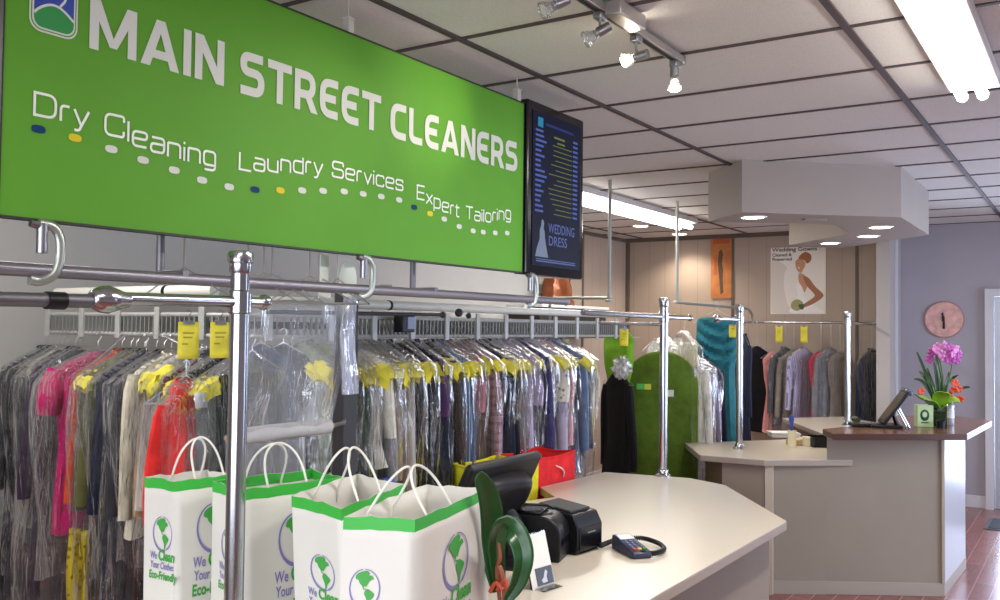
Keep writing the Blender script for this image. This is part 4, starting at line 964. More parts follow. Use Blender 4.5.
# ------------------------------------------------------------------ counters
LAM = pm('worktop_laminate', 'c8beb0', .28, var=.03, vscale=120, spec=.5)
LAMEDGE = pm('worktop_edge', 'a0958a', .4)
BASE = pm('counter_base_paint', '8d8375', .6, var=.04, vscale=3)
def worktop(name, label, poly, z0, z1, m=LAM, me=LAMEDGE, bev=.004):
    t = thing(name, label, 'countertop', (sum(p[0] for p in poly)/len(poly), sum(p[1] for p in poly)/len(poly), z0))
    obj('slab', MB().prism(poly, z0, z1-.003), me, t, smooth=False, bevel=bev)
    obj('surface', MB().prism(poly, z1-.004, z1), m, t, smooth=False, bevel=.0015); return t
def inset(poly, d):
    n = len(poly); a = sum(poly[i][0]*poly[(i+1) % n][1]-poly[(i+1) % n][0]*poly[i][1] for i in range(n)); s = 1 if a > 0 else -1; out = []
    for i in range(n):
        p0, p, p1 = Vector(poly[i-1]), Vector(poly[i]), Vector(poly[(i+1) % n]); d0, d1 = (p-p0).normalized(), (p1-p).normalized()
        n0, n1 = Vector((-d0.y, d0.x))*s, Vector((-d1.y, d1.x))*s; b = (n0+n1); b = b/max(.3, b.dot(n0)); out.append(tuple(p+b*d))
    return out
c1 = [(-1.16, 4.113), (-1.703, 4.862), (-1.946, 4.968), (-2.433, 4.87), (-2.48, 4.20), (-2.272, 4.0), (-2.44, 3.55), (-2.44, 1.30), (-1.19, 1.30)]
worktop('front_worktop', 'large cream worktop holding the card terminal and the paper bags', c1, .838, .88)
cb = thing('front_counter_base', 'beige panelled base under the front worktop', 'counter', (-1.8, 3.0, 0))
bp = inset(c1, .07)
obj('panel', MB().prism(bp, .09, .838), BASE, cb, smooth=False); obj('kick_board', MB().prism(inset(c1, .12), 0, .09), pm('kick_dark', '5e564f', .7), cb, smooth=False)
c2 = [(-2.578, 6.479), (-2.249, 5.922), (-1.826, 5.956), (-1.355, 6.321), (-1.42, 7.10), (-1.95, 7.30)]
worktop('lower_worktop', 'small cream worktop under the chrome post, left of the wooden counter', c2, .84, .88)
c3 = [(-2.56, 8.94), (-1.857, 7.708), (-1.60, 7.55), (-1.20, 7.55), (-1.30, 8.6), (-2.12, 9.50)]
worktop('far_worktop', 'far cream worktop behind the wooden counter', c3, .84, .88)
woodm = pm('wood_laminate', '74503f', .22, var=.25, vscale=9, spec=.6)
c4 = [(-1.40, 5.985), (-.70, 6.515), (-.655, 7.60), (-.95, 7.86), (-1.30, 7.62), (-1.34, 6.75), (-1.52, 6.22)]
worktop('wooden_countertop', 'dark brown wooden countertop carrying the orchid and the monitor', c4, 1.040, 1.08, woodm, pm('wood_edge', '4a2c24', .3), .004)
wb = thing('reception_counter_base', 'tall beige base under the wooden countertop', 'counter', (-1.2, 6.8, 0))
b4 = [(-1.50, 6.250), (-.86, 6.645), (-.83, 7.52), (-1.0, 7.68), (-1.27, 7.55), (-1.30, 6.8)]
obj('body', MB().prism(b4, .08, 1.040), BASE, wb, smooth=False)
obj('side_panel', MB().box((-.840, 7.08, .56), (.012, .85, .95), rz=-.033), pm('side_panel_white', 'aeadb2', .35), wb, smooth=False)
obj('corner_strip', MB().box((-.858, 6.638, .56), (.018, .018, .96), rz=.5), pm('corner_strip', 'a3968a', .5), wb, smooth=False)
obj('plinth', MB().prism(inset(b4, -.012), 0, .085), pm('plinth_light', '9e9488', .5), wb, smooth=False, bevel=.003)
lb = thing('lower_counter_base', 'beige base with an open knee space under the lower worktop', 'counter', (-1.8, 6.3, 0))
dv = Vector((.64, .40)).normalized()
obj('front_panel', MB().prism([(-1.80, 6.0648), (-1.5005, 6.2497), (-1.52, 6.28), (-1.82, 6.095)], .0, .84), BASE, lb, smooth=False)
obj('post_strip', MB().box((-1.815, 6.035, .42), (.05, .05, .84), rz=.2), pm('post_strip', 'c2b8aa', .5), lb, smooth=False)
obj('side_panel', MB().prism([(-1.84, 6.05), (-2.13, 6.02), (-2.14, 6.05), (-1.85, 6.09)], .0, .84), pm('knee_panel', '9a8f84', .6), lb, smooth=False)
obj('end_panel', MB().prism([(-2.13, 6.02), (-2.42, 6.48), (-2.40, 6.50), (-2.10, 6.04)], 0, .84), BASE, lb, smooth=False)
obj('plinth', MB().prism([(-1.806, 6.047), (-1.50, 6.236), (-1.506, 6.250), (-1.816, 6.064)], 0, .085), pm('plinth_light', '9e9488'), lb, smooth=False)
fb = thing('far_counter_base', 'beige base under the far worktop', 'counter', (-1.8, 8.5, 0))
obj('panel', MB().prism(inset(c3, .07), 0, .84), BASE, fb, smooth=False)
mt = thing('door_mat', 'dark doormat on the floor inside the glass door', 'mat', (-.45, 9.35, .0))
obj('pile', MB().box((-.45, 9.4, .006), (.75, .5, .012)), pm('mat_dark', '3a3c42', .95, bump=.6, bscale=150), mt, bevel=.004)
obj('border', MB().box((-.45, 9.4, .003), (.81, .56, .006)), BLACKP, mt, smooth=False)

# ------------------------------------------------------------------ posters, banner, clock
PAPER = pm('poster_paper', 'efe9df', .45)
ps = thing('bride_poster', 'wedding gown poster with a bride on the beige back wall', 'poster', (-2.757, YB-.01, 1.91))
X0, X1, Z0, Z1 = -3.055, -2.458, 1.911, 2.65
obj('sheet', MB().box(((X0+X1)/2, YB-.005, (Z0+Z1)/2), (X1-X0, .0102, Z1-Z0)), PAPER, ps, smooth=False)
def P2(pts, d): return [(X0+(X1-X0)*u, YB-.010-d, Z1-(Z1-Z0)*v) for u, v in pts]
def smoothloop(pts, n=4, clamp_=False):
    out = []; m = len(pts)
    for i in range(m):
        p0, p1, p2, p3 = [Vector((*pts[(i+k-1) % m], 0)) for k in range(4)]
        for k in range(n):
            t_ = k/n; q = .5*((2*p1)+(p2-p0)*t_+(2*p0-5*p1+4*p2-p3)*t_*t_+(3*p1-p0-3*p2+p3)*t_**3); out.append((min(.992, max(.008, q.x)), min(.994, max(.006, q.y))) if clamp_ else (q.x, q.y))
    return out
SKIN = pm('print_skin', 'c98f68', .5); SKIN2 = pm('print_skin_dark', 'a5683f', .5)
def art(nm, pts, m, d, n=4): obj(nm, MB().poly(P2(smoothloop(pts, n, True), d)), m, ps, smooth=False)
art('printed_backdrop', [(.02, .22), (.30, .30), (.52, .62), (.50, .98), (.02, .98)], pm('print_veil', 'ddd3c8', .5), .0005)
art('printed_veil', [(.28, .34), (.48, .28), (.58, .5), (.55, .75), (.35, .9), (.25, .6)], pm('print_veil_light', 'eee7de', .5), .001)
art('printed_gown', [(.52, .52), (.60, .60), (.62, .75), (.85, .90), (.95, .985), (.38, .985), (.42, .85), (.50, .72), (.47, .6)], pm('print_gown', 'f6f2ec', .5), .0015)
art('printed_back', [(.52, .40), (.62, .42), (.68, .52), (.66, .62), (.62, .68), (.58, .60), (.52, .52)], SKIN, .002)
art('printed_arm', [(.60, .44), (.70, .47), (.82, .60), (.95, .70), (.94, .76), (.80, .84), (.62, .90), (.60, .86), (.76, .77), (.80, .71), (.66, .58)], SKIN2, .0025)
art('printed_face', [(.47, .20), (.58, .17), (.64, .26), (.60, .34), (.56, .39), (.50, .36), (.46, .28)], SKIN, .003)
art('printed_hair', [(.54, .13), (.64, .08), (.74, .13), (.73, .22), (.66, .25), (.62, .20), (.52, .18)], pm('print_hair', '9a5a2c', .5), .0035)
art('printed_smile', [(.50, .305), (.54, .31), (.525, .325)], pm('print_smile', 'efe4da', .5), .004)
art('printed_eye', [(.49, .245), (.515, .24), (.515, .252)], pm('print_dark', '3a2a22', .5), .004)
art('printed_bouquet', [(.40, .82), (.50, .78), (.60, .84), (.56, .93), (.46, .95), (.38, .90)], pm('print_bouquet', 'a59a5c', .5), .0045)
art('printed_leaf', [(.52, .86), (.62, .86), (.60, .93), (.54, .92)], pm('print_leaf', '3f4f3a', .5), .005)
mb = MB(); yy = YB-.0165
for (tx_, u, v, wd_, s) in (('Wedding Gowns', .03, .062, .82*(X1-X0), .062), ('Cleaned &', .03, .135, .36*(X1-X0), .050), ('Preserved', .03, .20, .36*(X1-X0), .050)):
    text_on(mb, tx_, s, (X0+(X1-X0)*u, yy, Z1-(Z1-Z0)*v), (1, 0, 0), (0, 0, 1), .0008, width=wd_)
obj('poster_lettering', mb, pm('print_text', '3b342f', .5), ps, smooth=False)
bn = thing('orange_banner', 'tall orange banner on the beige wall left of the bride poster', 'banner', (-3.63, YB-.01, 2.095))
obj('sheet', MB().box((-3.625, YB-.012, 2.44), (.245, .006, .70)), pm('banner_orange', 'bf7842', .7, var=.2, vscale=9), bn, smooth=False)
rows = [(-3.65, 2.63), (-3.62, 2.66), (-3.60, 2.60), (-3.615, 2.50), (-3.60, 2.42), (-3.605, 2.30), (-3.595, 2.16), (-3.63, 2.13), (-3.64, 2.25), (-3.655, 2.40), (-3.665, 2.52)]
obj('printed_figure', MB().poly([(x, YB-.0165, z) for x, z in rows]), pm('banner_dark', '5a4632', .7), bn, smooth=False)
obj('printed_top', MB().box((-3.625, YB-.0162, 2.75), (.2, .001, .06)).box((-3.69, YB-.0162, 2.46), (.035, .001, .2)), pm('banner_red', 'b65f32', .7), bn, smooth=False)
ck = thing('wall_clock', 'round pink marbled wall clock with dark hands on the plain wall', 'clock', (-1.30, YB-.01, 1.857))
MY = Matrix.Rotation(PI/2, 3, 'X')
obj('face', MB().lathe([(0, .020), (.172, .020), (.178, .014), (.18, 0), (0, 0)], (-1.30, YB, 1.857), 40, MY), pm('clock_pink', 'dba8a0', .4, var=.22, vscale=16), ck)
obj('rim', MB().tube([(-1.30+.18*math.cos(a), YB-.010, 1.857+.18*math.sin(a)) for a in [2*PI*k/40 for k in range(40)]], .007, 8, closed=True), pm('clock_rim', 'b08480', .4), ck)
obj('hand', MB().prism([(-.012, -.095), (.012, -.095), (.008, .03), (-.008, .03)], 0, .004), BLACKP, ck, smooth=False)
obj('hand', MB().prism([(-.016, -.02), (.008, -.02), (-.004, .075), (-.02, .065)], .004, .008), BLACKP, ck, smooth=False)
for o in list(ck.children):
    if o.name.startswith('hand'): o.data.transform(Matrix.Translation(Vector((0, -.016, 0))) @ MY.to_4x4() @ Matrix.Translation(-Vector((0, 0, 0)) + RL[o.name])); o.data.update()
# shelf on left wall with the brown bag
sh = thing('wall_shelf', 'dark shelf box with a white top on the left wall behind the rail', 'shelf', (-4.62, 7.6, 1.6))
p0 = at_x(540, 300, -4.45); p1 = at_x(606, 300, -4.45)
obj('box', MB().box((-4.63, (p0.y+p1.y)/2, 1.775), (.36, p1.y-p0.y, .30)), pm('shelf_dark', '2b2420', .7), sh, smooth=False)
obj('top_board', MB().box((-4.62, (p0.y+p1.y)/2, 1.94), (.40, p1.y-p0.y+.04, .03)), WHITEP, sh, smooth=False, bevel=.004)
pb = at_x(557, 292, -4.6)
bb = thing('brown_parcel', 'copper brown wrapped parcel on the shelf below the black screen', 'parcel', (pb.x, pb.y, 1.955))
rows = []; rnd = random.Random(2)
for i in range(9):
    u = i/8; z = 1.955+.27*u; rows.append([(-4.6+.13*(1-.25*u)*math.copysign(abs(math.cos(a))**.6, math.cos(a))*(1+rnd.uniform(-.06, .06)), pb.y+.21*(1-.2*u)*math.copysign(abs(math.sin(a))**.6, math.sin(a))*(1+rnd.uniform(-.06, .06)), z) for a in [2*PI*k/16 for k in range(16)]])
rows = [r+[r[0]] for r in rows]
mb = MB().grid(rows); mb.poly([tuple(p) for p in rows[-1][:-1]])
obj('wrap', mb, pm('copper_wrap', '8a4a28', .25, .3, var=.3, vscale=10), bb)
mb = MB().tube([(-4.6+.0, pb.y, 2.225), (-4.57, pb.y+.02, 2.25), (-4.55, pb.y+.09, 2.24)], .018, 8)
obj('knot', mb, pm('copper_wrap', '8a4a28'), bb)

# ------------------------------------------------------------------ paper bags
BAGP = pm('bag_white_paper', 'd3d0c8', .6, var=.02, vscale=6, bump=.25, bscale=9)
BAGG = pm('bag_green_print', '35a93a', .55); BAGG2 = pm('bag_dark_green_print', '3c9a3f', .6); BAGV = pm('bag_violet_print', '7d77b0', .6)
def globe(mb_ring, mb_land, org, e1, e2, nrm, r, asp=1.0):
    def pt(x, y, d): return org+e1*(x*r*asp)+e2*(y*r)+nrm*d
    for (a0, a1, t0, t1) in ((.55*PI, 1.55*PI, .05, .17), (-.35*PI, .5*PI, .12, .03), (1.5*PI, 1.66*PI, .14, .03)):
        n = 22
        for i in range(n):
            aa, ab = a0+(a1-a0)*i/n, a0+(a1-a0)*(i+1)/n; ta = t0+(t1-t0)*i/n; tb_ = t0+(t1-t0)*(i+1)/n
            mb_ring.poly([pt(math.cos(aa)*(1+ta/2), math.sin(aa)*(1+ta/2), .0016), pt(math.cos(ab)*(1+tb_/2), math.sin(ab)*(1+tb_/2), .0016), pt(math.cos(ab)*(1-tb_/2), math.sin(ab)*(1-tb_/2), .0016), pt(math.cos(aa)*(1-ta/2), math.sin(aa)*(1-ta/2), .0016)])
    NA = [(-.55, .72), (-.2, .88), (.15, .92), (.3, .78), (.22, .66), (.42, .70), (.58, .52), (.40, .46), (.26, .34), (.16, .18), (.10, .10), (-.02, .14), (-.06, .02), (.06, -.04), (-.08, -.04), (-.16, .12), (-.34, .28), (-.44, .44), (-.62, .50)]
    SA = [(.04, -.10), (.20, -.02), (.40, -.10), (.64, -.26), (.56, -.44), (.42, -.56), (.34, -.72), (.28, -.90), (.20, -.88), (.18, -.62), (.06, -.40), (-.02, -.24)]
    CA = [(.02, .02), (.1, -.02), (.2, -.08), (.12, -.1)]
    for sh_ in (NA, SA, CA): mb_land.poly([pt(x, y, .0019) for x, y in smoothloop(sh_, 3)])
def paper_bag(label, Cc, Rc, Lc, zt, inner_green=False, logo_g=(.62, .5, .04, .9), logo_w=(.5, .5, .06, .9), lean=(0, 0), handles=(.34, .66), hz=.13):
    """Cc: near corner at the top, Rc: end of the wide face, Lc: end of the narrow face"""
    zb = .882; C0, R0, L0 = [Vector((*p, 0)) for p in (Cc, Rc, Lc)]
    e1 = (R0-C0); Wd = e1.length; e1.normalize(); e2 = (L0-C0); Dp = e2.length; e2.normalize()
    c0 = (R0+L0)/2; t = thing('paper_bag', label, 'bag', (c0.x, c0.y, zb), 0, 'white paper bags standing on the front worktop')
    cor = [C0, R0, R0+(L0-C0), L0]; cen = sum(cor, Vector())/4
    n = 8; loop = []
    for i in range(4):
        for k in range(n): loop.append((cor[i].lerp(cor[(i+1) % 4], k/n), i, k/n))
    H = zt-zb; rows = []
    rnd = random.Random(int(zt*1000+C0.x*999)); wob = [rnd.uniform(-.003, .003) for _ in loop]
    def P(q, side, u, v):      # v 0 at the bottom, 1 at the top
        sq = 1+.06*(1-v) ; p = cen+(q-cen)*sq + Vector((lean[0], lean[1], 0))*(v-1)
        inward = (cen-q)
        ax = e1 if side in (1, 3) else e2
        if side in (1, 3):  # narrow faces fold in toward the top
            p += ((e1 if side == 3 else -e1))*(.006*math.sin(PI*u)*v**2)
        else: p += (e2 if side == 0 else -e2)*(-.004*math.sin(PI*u)*v)
        return p
    for j in range(9):
        v = j/8; r = []
        for (q, side, u), w_ in zip(loop, wob):
            p = P(q, side, u, v); r.append(Vector((p.x, p.y, zb+H*v+(w_ if j == 8 else 0))))
        rows.append(r+[r[0]])
    mb = MB().grid(rows); mb.poly([tuple(p) for p in rows[0][:-1]][::-1])
    obj('body', mb, BAGP, t, solid=.0012)
    bh = .029; rr_ = []
    for j in range(3):
        v = 1-bh/H*(1-j/2); r = []
        for (q, side, u), w_ in zip(loop, wob):
            p = P(q, side, u, v); out = (p-(cen+Vector((lean[0], lean[1], 0))*(v-1))); out.z = 0; out.normalize(); p = p+out*.0016; r.append(Vector((p.x, p.y, zb+H*v+(w_ if j == 2 else w_*.5))))
        rr_.append(r+[r[0]])
    obj('green_band', MB().grid(rr_), BAGG, t)
    if inner_green:
        rr2 = [[p+(cen-Vector((p.x, p.y, 0))).normalized()*.004 for p in r] for r in rr_]
        obj('green_band', MB().grid(rr2), BAGG, t)
    # prints
    for (org_c, ex, W_, outn, sd, (lu, lv, ry, asp)) in ((C0, e1, Wd, -e2, 0, logo_w), (L0, -e2, Dp, -e1, 3, logo_g)):
        ring, land, vio, vio2, grn, grn2 = [MB() for _ in range(6)]
        def fp(u, v):
            p = P(org_c+ex*(W_*u), sd, u, v); return Vector((p.x, p.y, zb+H*v))
        ev = (fp(lu, .9)-fp(lu, .1)).normalized(); nn = (outn-ev*outn.dot(ev)).normalized()
        g0 = fp(lu, lv)+nn*.0012
        globe(ring, land, g0, ex, ev, nn, ry, asp)
        o = g0+nn*.0018; ws = ry*asp*2.5
        text_on(vio, 'We', ry*.62, o-ex*ws*.52-ev*ry*1.55, ex, ev+ex*.06, .0006, width=ws*.30)
        text_on(grn, 'Clean', ry*.84, o-ex*ws*.17-ev*ry*1.57, ex, ev+ex*.06, ry*.03, width=ws*.68)
        text_on(vio2, 'Your Clothes', ry*.58, o-ex*ws*.5-ev*ry*2.08, ex, ev+ex*.06, .0006, width=ws)
        text_on(grn2, 'Eco-Friendly', ry*.66, o-ex*ws*.56-ev*ry*2.70, ex, ev+ex*.06, ry*.02, width=ws*1.16)
        obj('globe_outline', ring, BAGV, t, smooth=False); obj('globe_pattern', land, BAGG2, t, smooth=False)
        obj('violet_lettering', vio, BAGV, t, smooth=False); obj('green_lettering', grn, BAGG2, t, smooth=False); obj('violet_lettering', vio2, BAGV, t, smooth=False); obj('green_lettering', grn2, BAGG2, t, smooth=False)
    for side in (0, 1):
        b = cor[0] if side == 0 else cor[3]; inn = e2*(.006 if side == 0 else -.006)
        a, c_ = b+e1*Wd*handles[0]+inn, b+e1*Wd*handles[1]+inn
        md = (a+c_)/2+(e2 if side == 0 else -e2)*Dp*.40; hw = (c_-a)/2; pts = []
        for k in range(25):
            th_ = PI*k/24; x = -math.cos(th_); zz = math.sin(th_)**.55*hz*(1.0 if side == 0 else .96)
            pts.append(Vector((0, 0, zt-.02+zz))+md*min(1, zz/hz)+((a+c_)/2)*(1-min(1, zz/hz))+hw*x*(1-.12*(1-abs(x))))
        obj('handle', MB().tube([Vector((a.x, a.y, zt-.06))]+pts+[Vector((c_.x, c_.y, zt-.06))], .0033, 8), pm('bag_handle_cord', 'e3e0d6', .7), t)
    return t
def xy(px_, py_, z): p = at_z(px_, py_, z); return (p.x, p.y)
zD, zC, zB, zA = 1.29, 1.28, 1.28, 1.28
paper_bag('white paper bag with green band nearest the camera, standing beside the orchid leaves', xy(415, 519, zD), xy(487, 487, zD), xy(344, 516, zD), zD, logo_g=(.33, .61, .043, .8), logo_w=(.50, .65, .066, 1.15), handles=(.20, .52), hz=.115)
paper_bag('white paper bag with green band, second from the orchid, tucked behind the nearest bag', xy(341, 508, zC), xy(404, 484, zC), xy(292, 495, zC), zC, logo_g=(.58, .57, .042, 1.25), logo_w=(.5, .55, .055, .9), handles=(.30, .66), hz=.135, lean=(-.03, -.01))
paper_bag('white paper bag standing directly behind the thick chrome post', xy(240, 490, zB), xy(342, 477, zB), xy(213, 481, zB), zB, inner_green=True, logo_g=(.60, .60, .045, .95), logo_w=(.52, .62, .072, .8), handles=(.28, .66), hz=.125, lean=(-.02, 0))
paper_bag('white paper bag farthest from the orchid, in front of the hanging clothes', xy(174, 481, zA), xy(236, 474, zA), xy(145, 477, zA), zA, logo_g=(.62, .62, .047, .82), logo_w=(.60, .64, .068, .75), handles=(.38, .85), hz=.13, lean=(-.02, 0))
#DESK
# ------------------------------------------------------------------ things on the front worktop
ZT = .8805
def tilted(ax, ang): return Matrix.Rotation(ang, 3, ax)
# till monitor seen from behind
mo = thing('till_monitor', 'black till monitor seen from behind, tilted on its stand beside the paper bag', 'monitor', (-1.80, 2.72, ZT))
Mm = Matrix.Rotation(.44, 3, 'Y')
cm_ = Vector((-1.795, 2.72, 1.15))
obj('bezel', MB().box(cm_, (.035, .46, .245), M=Mm), BLACKP, mo, bevel=.012)
rows = []
for i in range(9):
    u = i/8; row = []
    for k in range(29):
        a = 2*PI*k/28; s = 1-.42*u**2
        row.append(tuple(cm_+Mm @ Vector((.0165+.055*math.sin(u*PI/2), .19*s*math.copysign(abs(math.cos(a))**.7, math.cos(a)), -.012+.088*s*math.copysign(abs(math.sin(a))**.7, math.sin(a))))))
    rows.append(row)
mb = MB().grid(rows); mb.poly([Vector(p) for p in rows[-1][:-1]])
obj('rear_housing', mb, pm('monitor_back', '131318', .38, spec=.28), mo)
obj('screen', MB().box(cm_+Mm @ Vector((-.019, 0, .005)), (.003, .42, .20), M=Mm), BLACKG, mo, smooth=False)
obj('neck', MB().tube([cm_+Mm @ Vector((.04, .06, -.07)), (-1.76, 2.80, 1.02), (-1.74, 2.80, .92), (-1.74, 2.80, .885)], [.05, .055, .06, .085], 18, flat=.6), pm('monitor_back', '1b1b22'), mo)
obj('base', MB().lathe([(.0, 0), (.115, 0), (.115, .012), (.08, .026), (.0, .03)], (-1.75, 2.80, ZT), 28), BLACKP, mo)
obj('cable', MB().tube([(-1.77, 2.66, 1.06), (-1.72, 2.60, 1.0), (-1.70, 2.58, .93), (-1.72, 2.60, .89)], .004, 6), pm('cable_pale', 'c9c6c0', .5), mo)
# black rounded device (slip printer) and receipt printer
pr = thing('slip_printer', 'black rounded slip printer between the monitor and the receipt printer', 'printer', (-1.73, 2.93, ZT), .25)
rows = []
for i in range(13):
    a = PI/2*i/12; rows.append([(-.16, y, .155) if False else (.02+.075*math.sin(a), y, .045+.11*math.cos(a)) for y in [-.075+.15*k/6 for k in range(7)]])
prof = [(-.15, .0), (.095, .0), (.098, .03)]+[(.03+.068*math.cos(a), .085+.075*math.sin(a)) for a in [PI/2*k/8 for k in range(9)]]+[(-.10, .165), (-.15, .13)]
def extrude_prof(prof, w):
    n = len(prof); vs = [(x, -w/2, z) for x, z in prof]+[(x, w/2, z) for x, z in prof]
    return MB().add(vs, [list(range(n)), list(range(n, 2*n))[::-1]]+[(i, n+i, n+(i+1) % n, (i+1) % n) for i in range(n)])
obj('body', extrude_prof(prof, .15), BLACKP, pr, local=True, bevel=.006)
obj('top_lid', MB().box((-.04, 0, .168), (.12, .12, .012)), BLACKG, pr, local=True, bevel=.004)
obj('front_slot', MB().box((.099, 0, .07), (.004, .12, .02)), BLACKG, pr, local=True, smooth=False)
obj('cable', MB().tube([(-.12, -.05, .16), (-.05, -.02, .19), (.02, .02, .185), (.04, .05, .17)], .005, 8), BLACKP, pr, local=True)
obj('paper_end', MB().box((-.13, -.06, .16), (.05, .05, .02)), pm('paper_end_orange', 'd9a23c', .6), pr, local=True, bevel=.004)
rp = thing('receipt_printer', 'black boxy receipt printer beside the card terminal', 'printer', (-1.705, 3.105, ZT), -.10)
prof = [(-.14, 0), (.085, 0), (.10, .02), (.10, .10), (.075, .145), (-.10, .165), (-.14, .14)]
obj('body', extrude_prof(prof, .165), BLACKP, rp, local=True, bevel=.005)
obj('cover', MB().box((-.02, 0, .158), (.15, .13, .012), M=tilted('Y', .10)), pm('printer_cover', '1b1b20', .6), rp, local=True, bevel=.004)
obj('front_plate', MB().box((.102, 0, .058), (.006, .145, .085)), BLACKG, rp, local=True, bevel=.002)
mb = MB(); 
for k in range(4): mb.box((.106, -.02+k*.013, .078), (.001, .009, .004))
obj('printed_name', mb, pm('print_grey', '8c8c92', .5), rp, local=True, smooth=False)
obj('foot', MB().box((.06, -.07, .002), (.03, .02, .006)).box((.06, .07, .002), (.03, .02, .006)), BLACKP, rp, local=True, smooth=False)
# card terminal
ct = thing('card_terminal', 'dark blue card payment terminal lying on the front worktop with its cable', 'card terminal', (-1.47, 3.17, ZT), math.radians(-38))
prof = [(-.095, 0), (.085, 0), (.092, .012), (.085, .026), (-.02, .042), (-.09, .055), (-.098, .03)]
obj('body', extrude_prof(prof, .078), pm('terminal_blue', '2b3048', .4), ct, local=True, bevel=.008)
Mt = tilted('Y', .165)
obj('display', MB().box((-.055, 0, .0495), (.045, .06, .004), M=Mt), pm('terminal_display', 'd6dbe2', .25), ct, local=True, bevel=.002)
mb = MB()
for i in range(4):
    for j in range(3): mb.box((-.012+i*.018, -.019+j*.019, .0425-.0030*i), (.011, .013, .006), M=Mt)
obj('key', mb, pm('terminal_key', '5b6080', .45), ct, local=True, bevel=.001)
for nm, y, c in (('key_red', -.02, 'b8323c'), ('key_yellow', 0, 'c9b23c'), ('key_green', .02, '3c8a4a')): obj(nm, MB().box((.062, y, .0315), (.012, .014, .006), M=Mt), pm('terminal_'+nm, c, .45), ct, local=True, bevel=.001)
cab = [at_z(600, 546, .895), at_z(616, 540, .895), at_z(640, 538, .90), at_z(658, 543, .895), at_z(664, 549, .892), at_z(655, 553, .895), at_z(641, 553, .90)]
def spline(pts, n=6):
    out = []; P = [Vector(p) for p in pts]
    for i in range(len(P)-1):
        p0, p1, p2, p3 = P[max(i-1, 0)], P[i], P[i+1], P[min(i+2, len(P)-1)]
        for k in range(n):
            t_ = k/n; out.append(.5*((2*p1)+(p2-p0)*t_+(2*p0-5*p1+4*p2-p3)*t_*t_+(3*p1-p0-3*p2+p3)*t_**3))
    return out+[P[-1]]
cb_ = thing('coiled_cable', 'black coiled cable looping round the card terminal', 'cable', tuple(cab[3]))
core = spline(cab, 8); co = []
tot = len(core)*9; 
for i in range(tot):
    s = i/9; k = int(s); f = s-k; a, b = core[min(k, len(core)-1)], core[min(k+1, len(core)-1)]; d = (b-a); d = d.normalized() if d.length > 1e-6 else Vector((1, 0, 0))
    sd = d.cross(Vector((0, 0, 1))).normalized(); th_ = i*1.05
    co.append(a.lerp(b, f)+sd*.0075*math.cos(th_)+Vector((0, 0, .0075*math.sin(th_)+.0)))
obj('coil', MB().tube(co, .0030, 5), BLACKP, cb_)
# card holder
hc = at_z(544, 587, ZT)
ch = thing('card_holder', 'clear acrylic holder with a white card and a small dark photo at its foot', 'card holder', (hc.x, hc.y, ZT), math.radians(80))
Mh = tilted('X', -.27)
def hb(c, d): return MB().box(Mh @ Vector(c), d, M=Mh)
obj('acrylic_sheet', hb((0, .0035, .085), (.115, .003, .18)), clear_glass('acrylic', (.95, .96, .97)), ch, local=True, smooth=False)
obj('card', hb((0, .0005, .085), (.110, .001, .172)), pm('card_white', 'e6e4de', .5), ch, local=True, smooth=False)
obj('photo', hb((.012, -.0006, .034), (.082, .001, .056)), pm('photo_dark', '20202c', .35), ch, local=True, smooth=False)
mb = MB().poly([Mh @ Vector((a, -.0016, b)) for a, b in [(.0, .012), (.022, .014), (.02, .03), (.028, .045), (.02, .053), (.012, .042), (.006, .03), (-.006, .022)]])
obj('photo_figure', mb, pm('photo_figure_white', 'c9cad6', .5), ch, local=True, smooth=False)
obj('foot', MB().box((0, -.01, .002), (.095, .06, .003)), clear_glass('acrylic'), ch, local=True, smooth=False)
# orchid plant by the nearest bag
po = at(507, 600, 2.42)
op = thing('orchid_plant', 'orchid plant with thick dark green strap leaves between the bag and the card holder', 'plant', (po.x, po.y, ZT))
obj('pot', MB().lathe([(0, 0), (.045, 0), (.058, .085), (.062, .088), (.056, .09), (.05, .075), (0, .075)], (po.x-.01, po.y+.01, ZT), 24), pm('terracotta', '8f4a2c', .7), op)
leafm = pm('orchid_leaf', '1f4a22', .3, var=.25, vscale=9)
def strap(pts, w, fold=.25, nrm=None, m=leafm, nm='leaf', par=op):
    c = spline(pts, 6); n = len(c); rows = []
    for i, p in enumerate(c):
        u = i/(n-1); t_ = (c[min(i+1, n-1)]-c[max(i-1, 0)]).normalized(); side = t_.cross(Vector(nrm)).normalized(); up = side.cross(t_).normalized()
        ww = w*max(.12, math.sin(PI*(.10+.86*u))**.55)
        rows.append([tuple(p+side*ww*q+up*(-fold*ww*(1-abs(q)))) for q in (-1, -.75, -.5, -.25, 0, .25, .5, .75, 1)])
    return obj(nm, MB().grid(rows), m, par, solid=.003)
vw = -FW
strap([at(497, 588, 2.42), at(493, 545, 2.42), at(492, 515, 2.40), at(487, 492, 2.36), at(478, 475, 2.32)], .036, nrm=vw+RT*.7)
strap([at(500, 585, 2.42), at(497, 548, 2.40), at(503, 527, 2.36), at(516, 533, 2.33), at(524, 556, 2.31), at(519, 582, 2.31), at(506, 602, 2.31)], .030, nrm=vw+RT*.4, fold=.4)
strap([at(498, 592, 2.44), at(492, 560, 2.45), at(493, 538, 2.47), at(500, 528, 2.5)], .026, nrm=vw)
stm = pm('orchid_stem', '8a4a34', .6)
obj('stem', MB().tube(spline([at(500, 600, 2.42), at(497, 572, 2.41), at(500, 556, 2.40), at(497, 530, 2.42)]), .006, 8).tube(spline([at(505, 600, 2.4), at(503, 578, 2.39), at(499, 566, 2.4)]), .007, 8), stm, op)
obj('root', MB().tube(spline([at(497, 590, 2.40), at(505, 580, 2.38), at(508, 592, 2.37)]), .005, 7).tube(spline([at(490, 592, 2.4), at(496, 583, 2.39), at(503, 590, 2.38)]), .006, 7), pm('orchid_root', 'b5482c', .6), op)
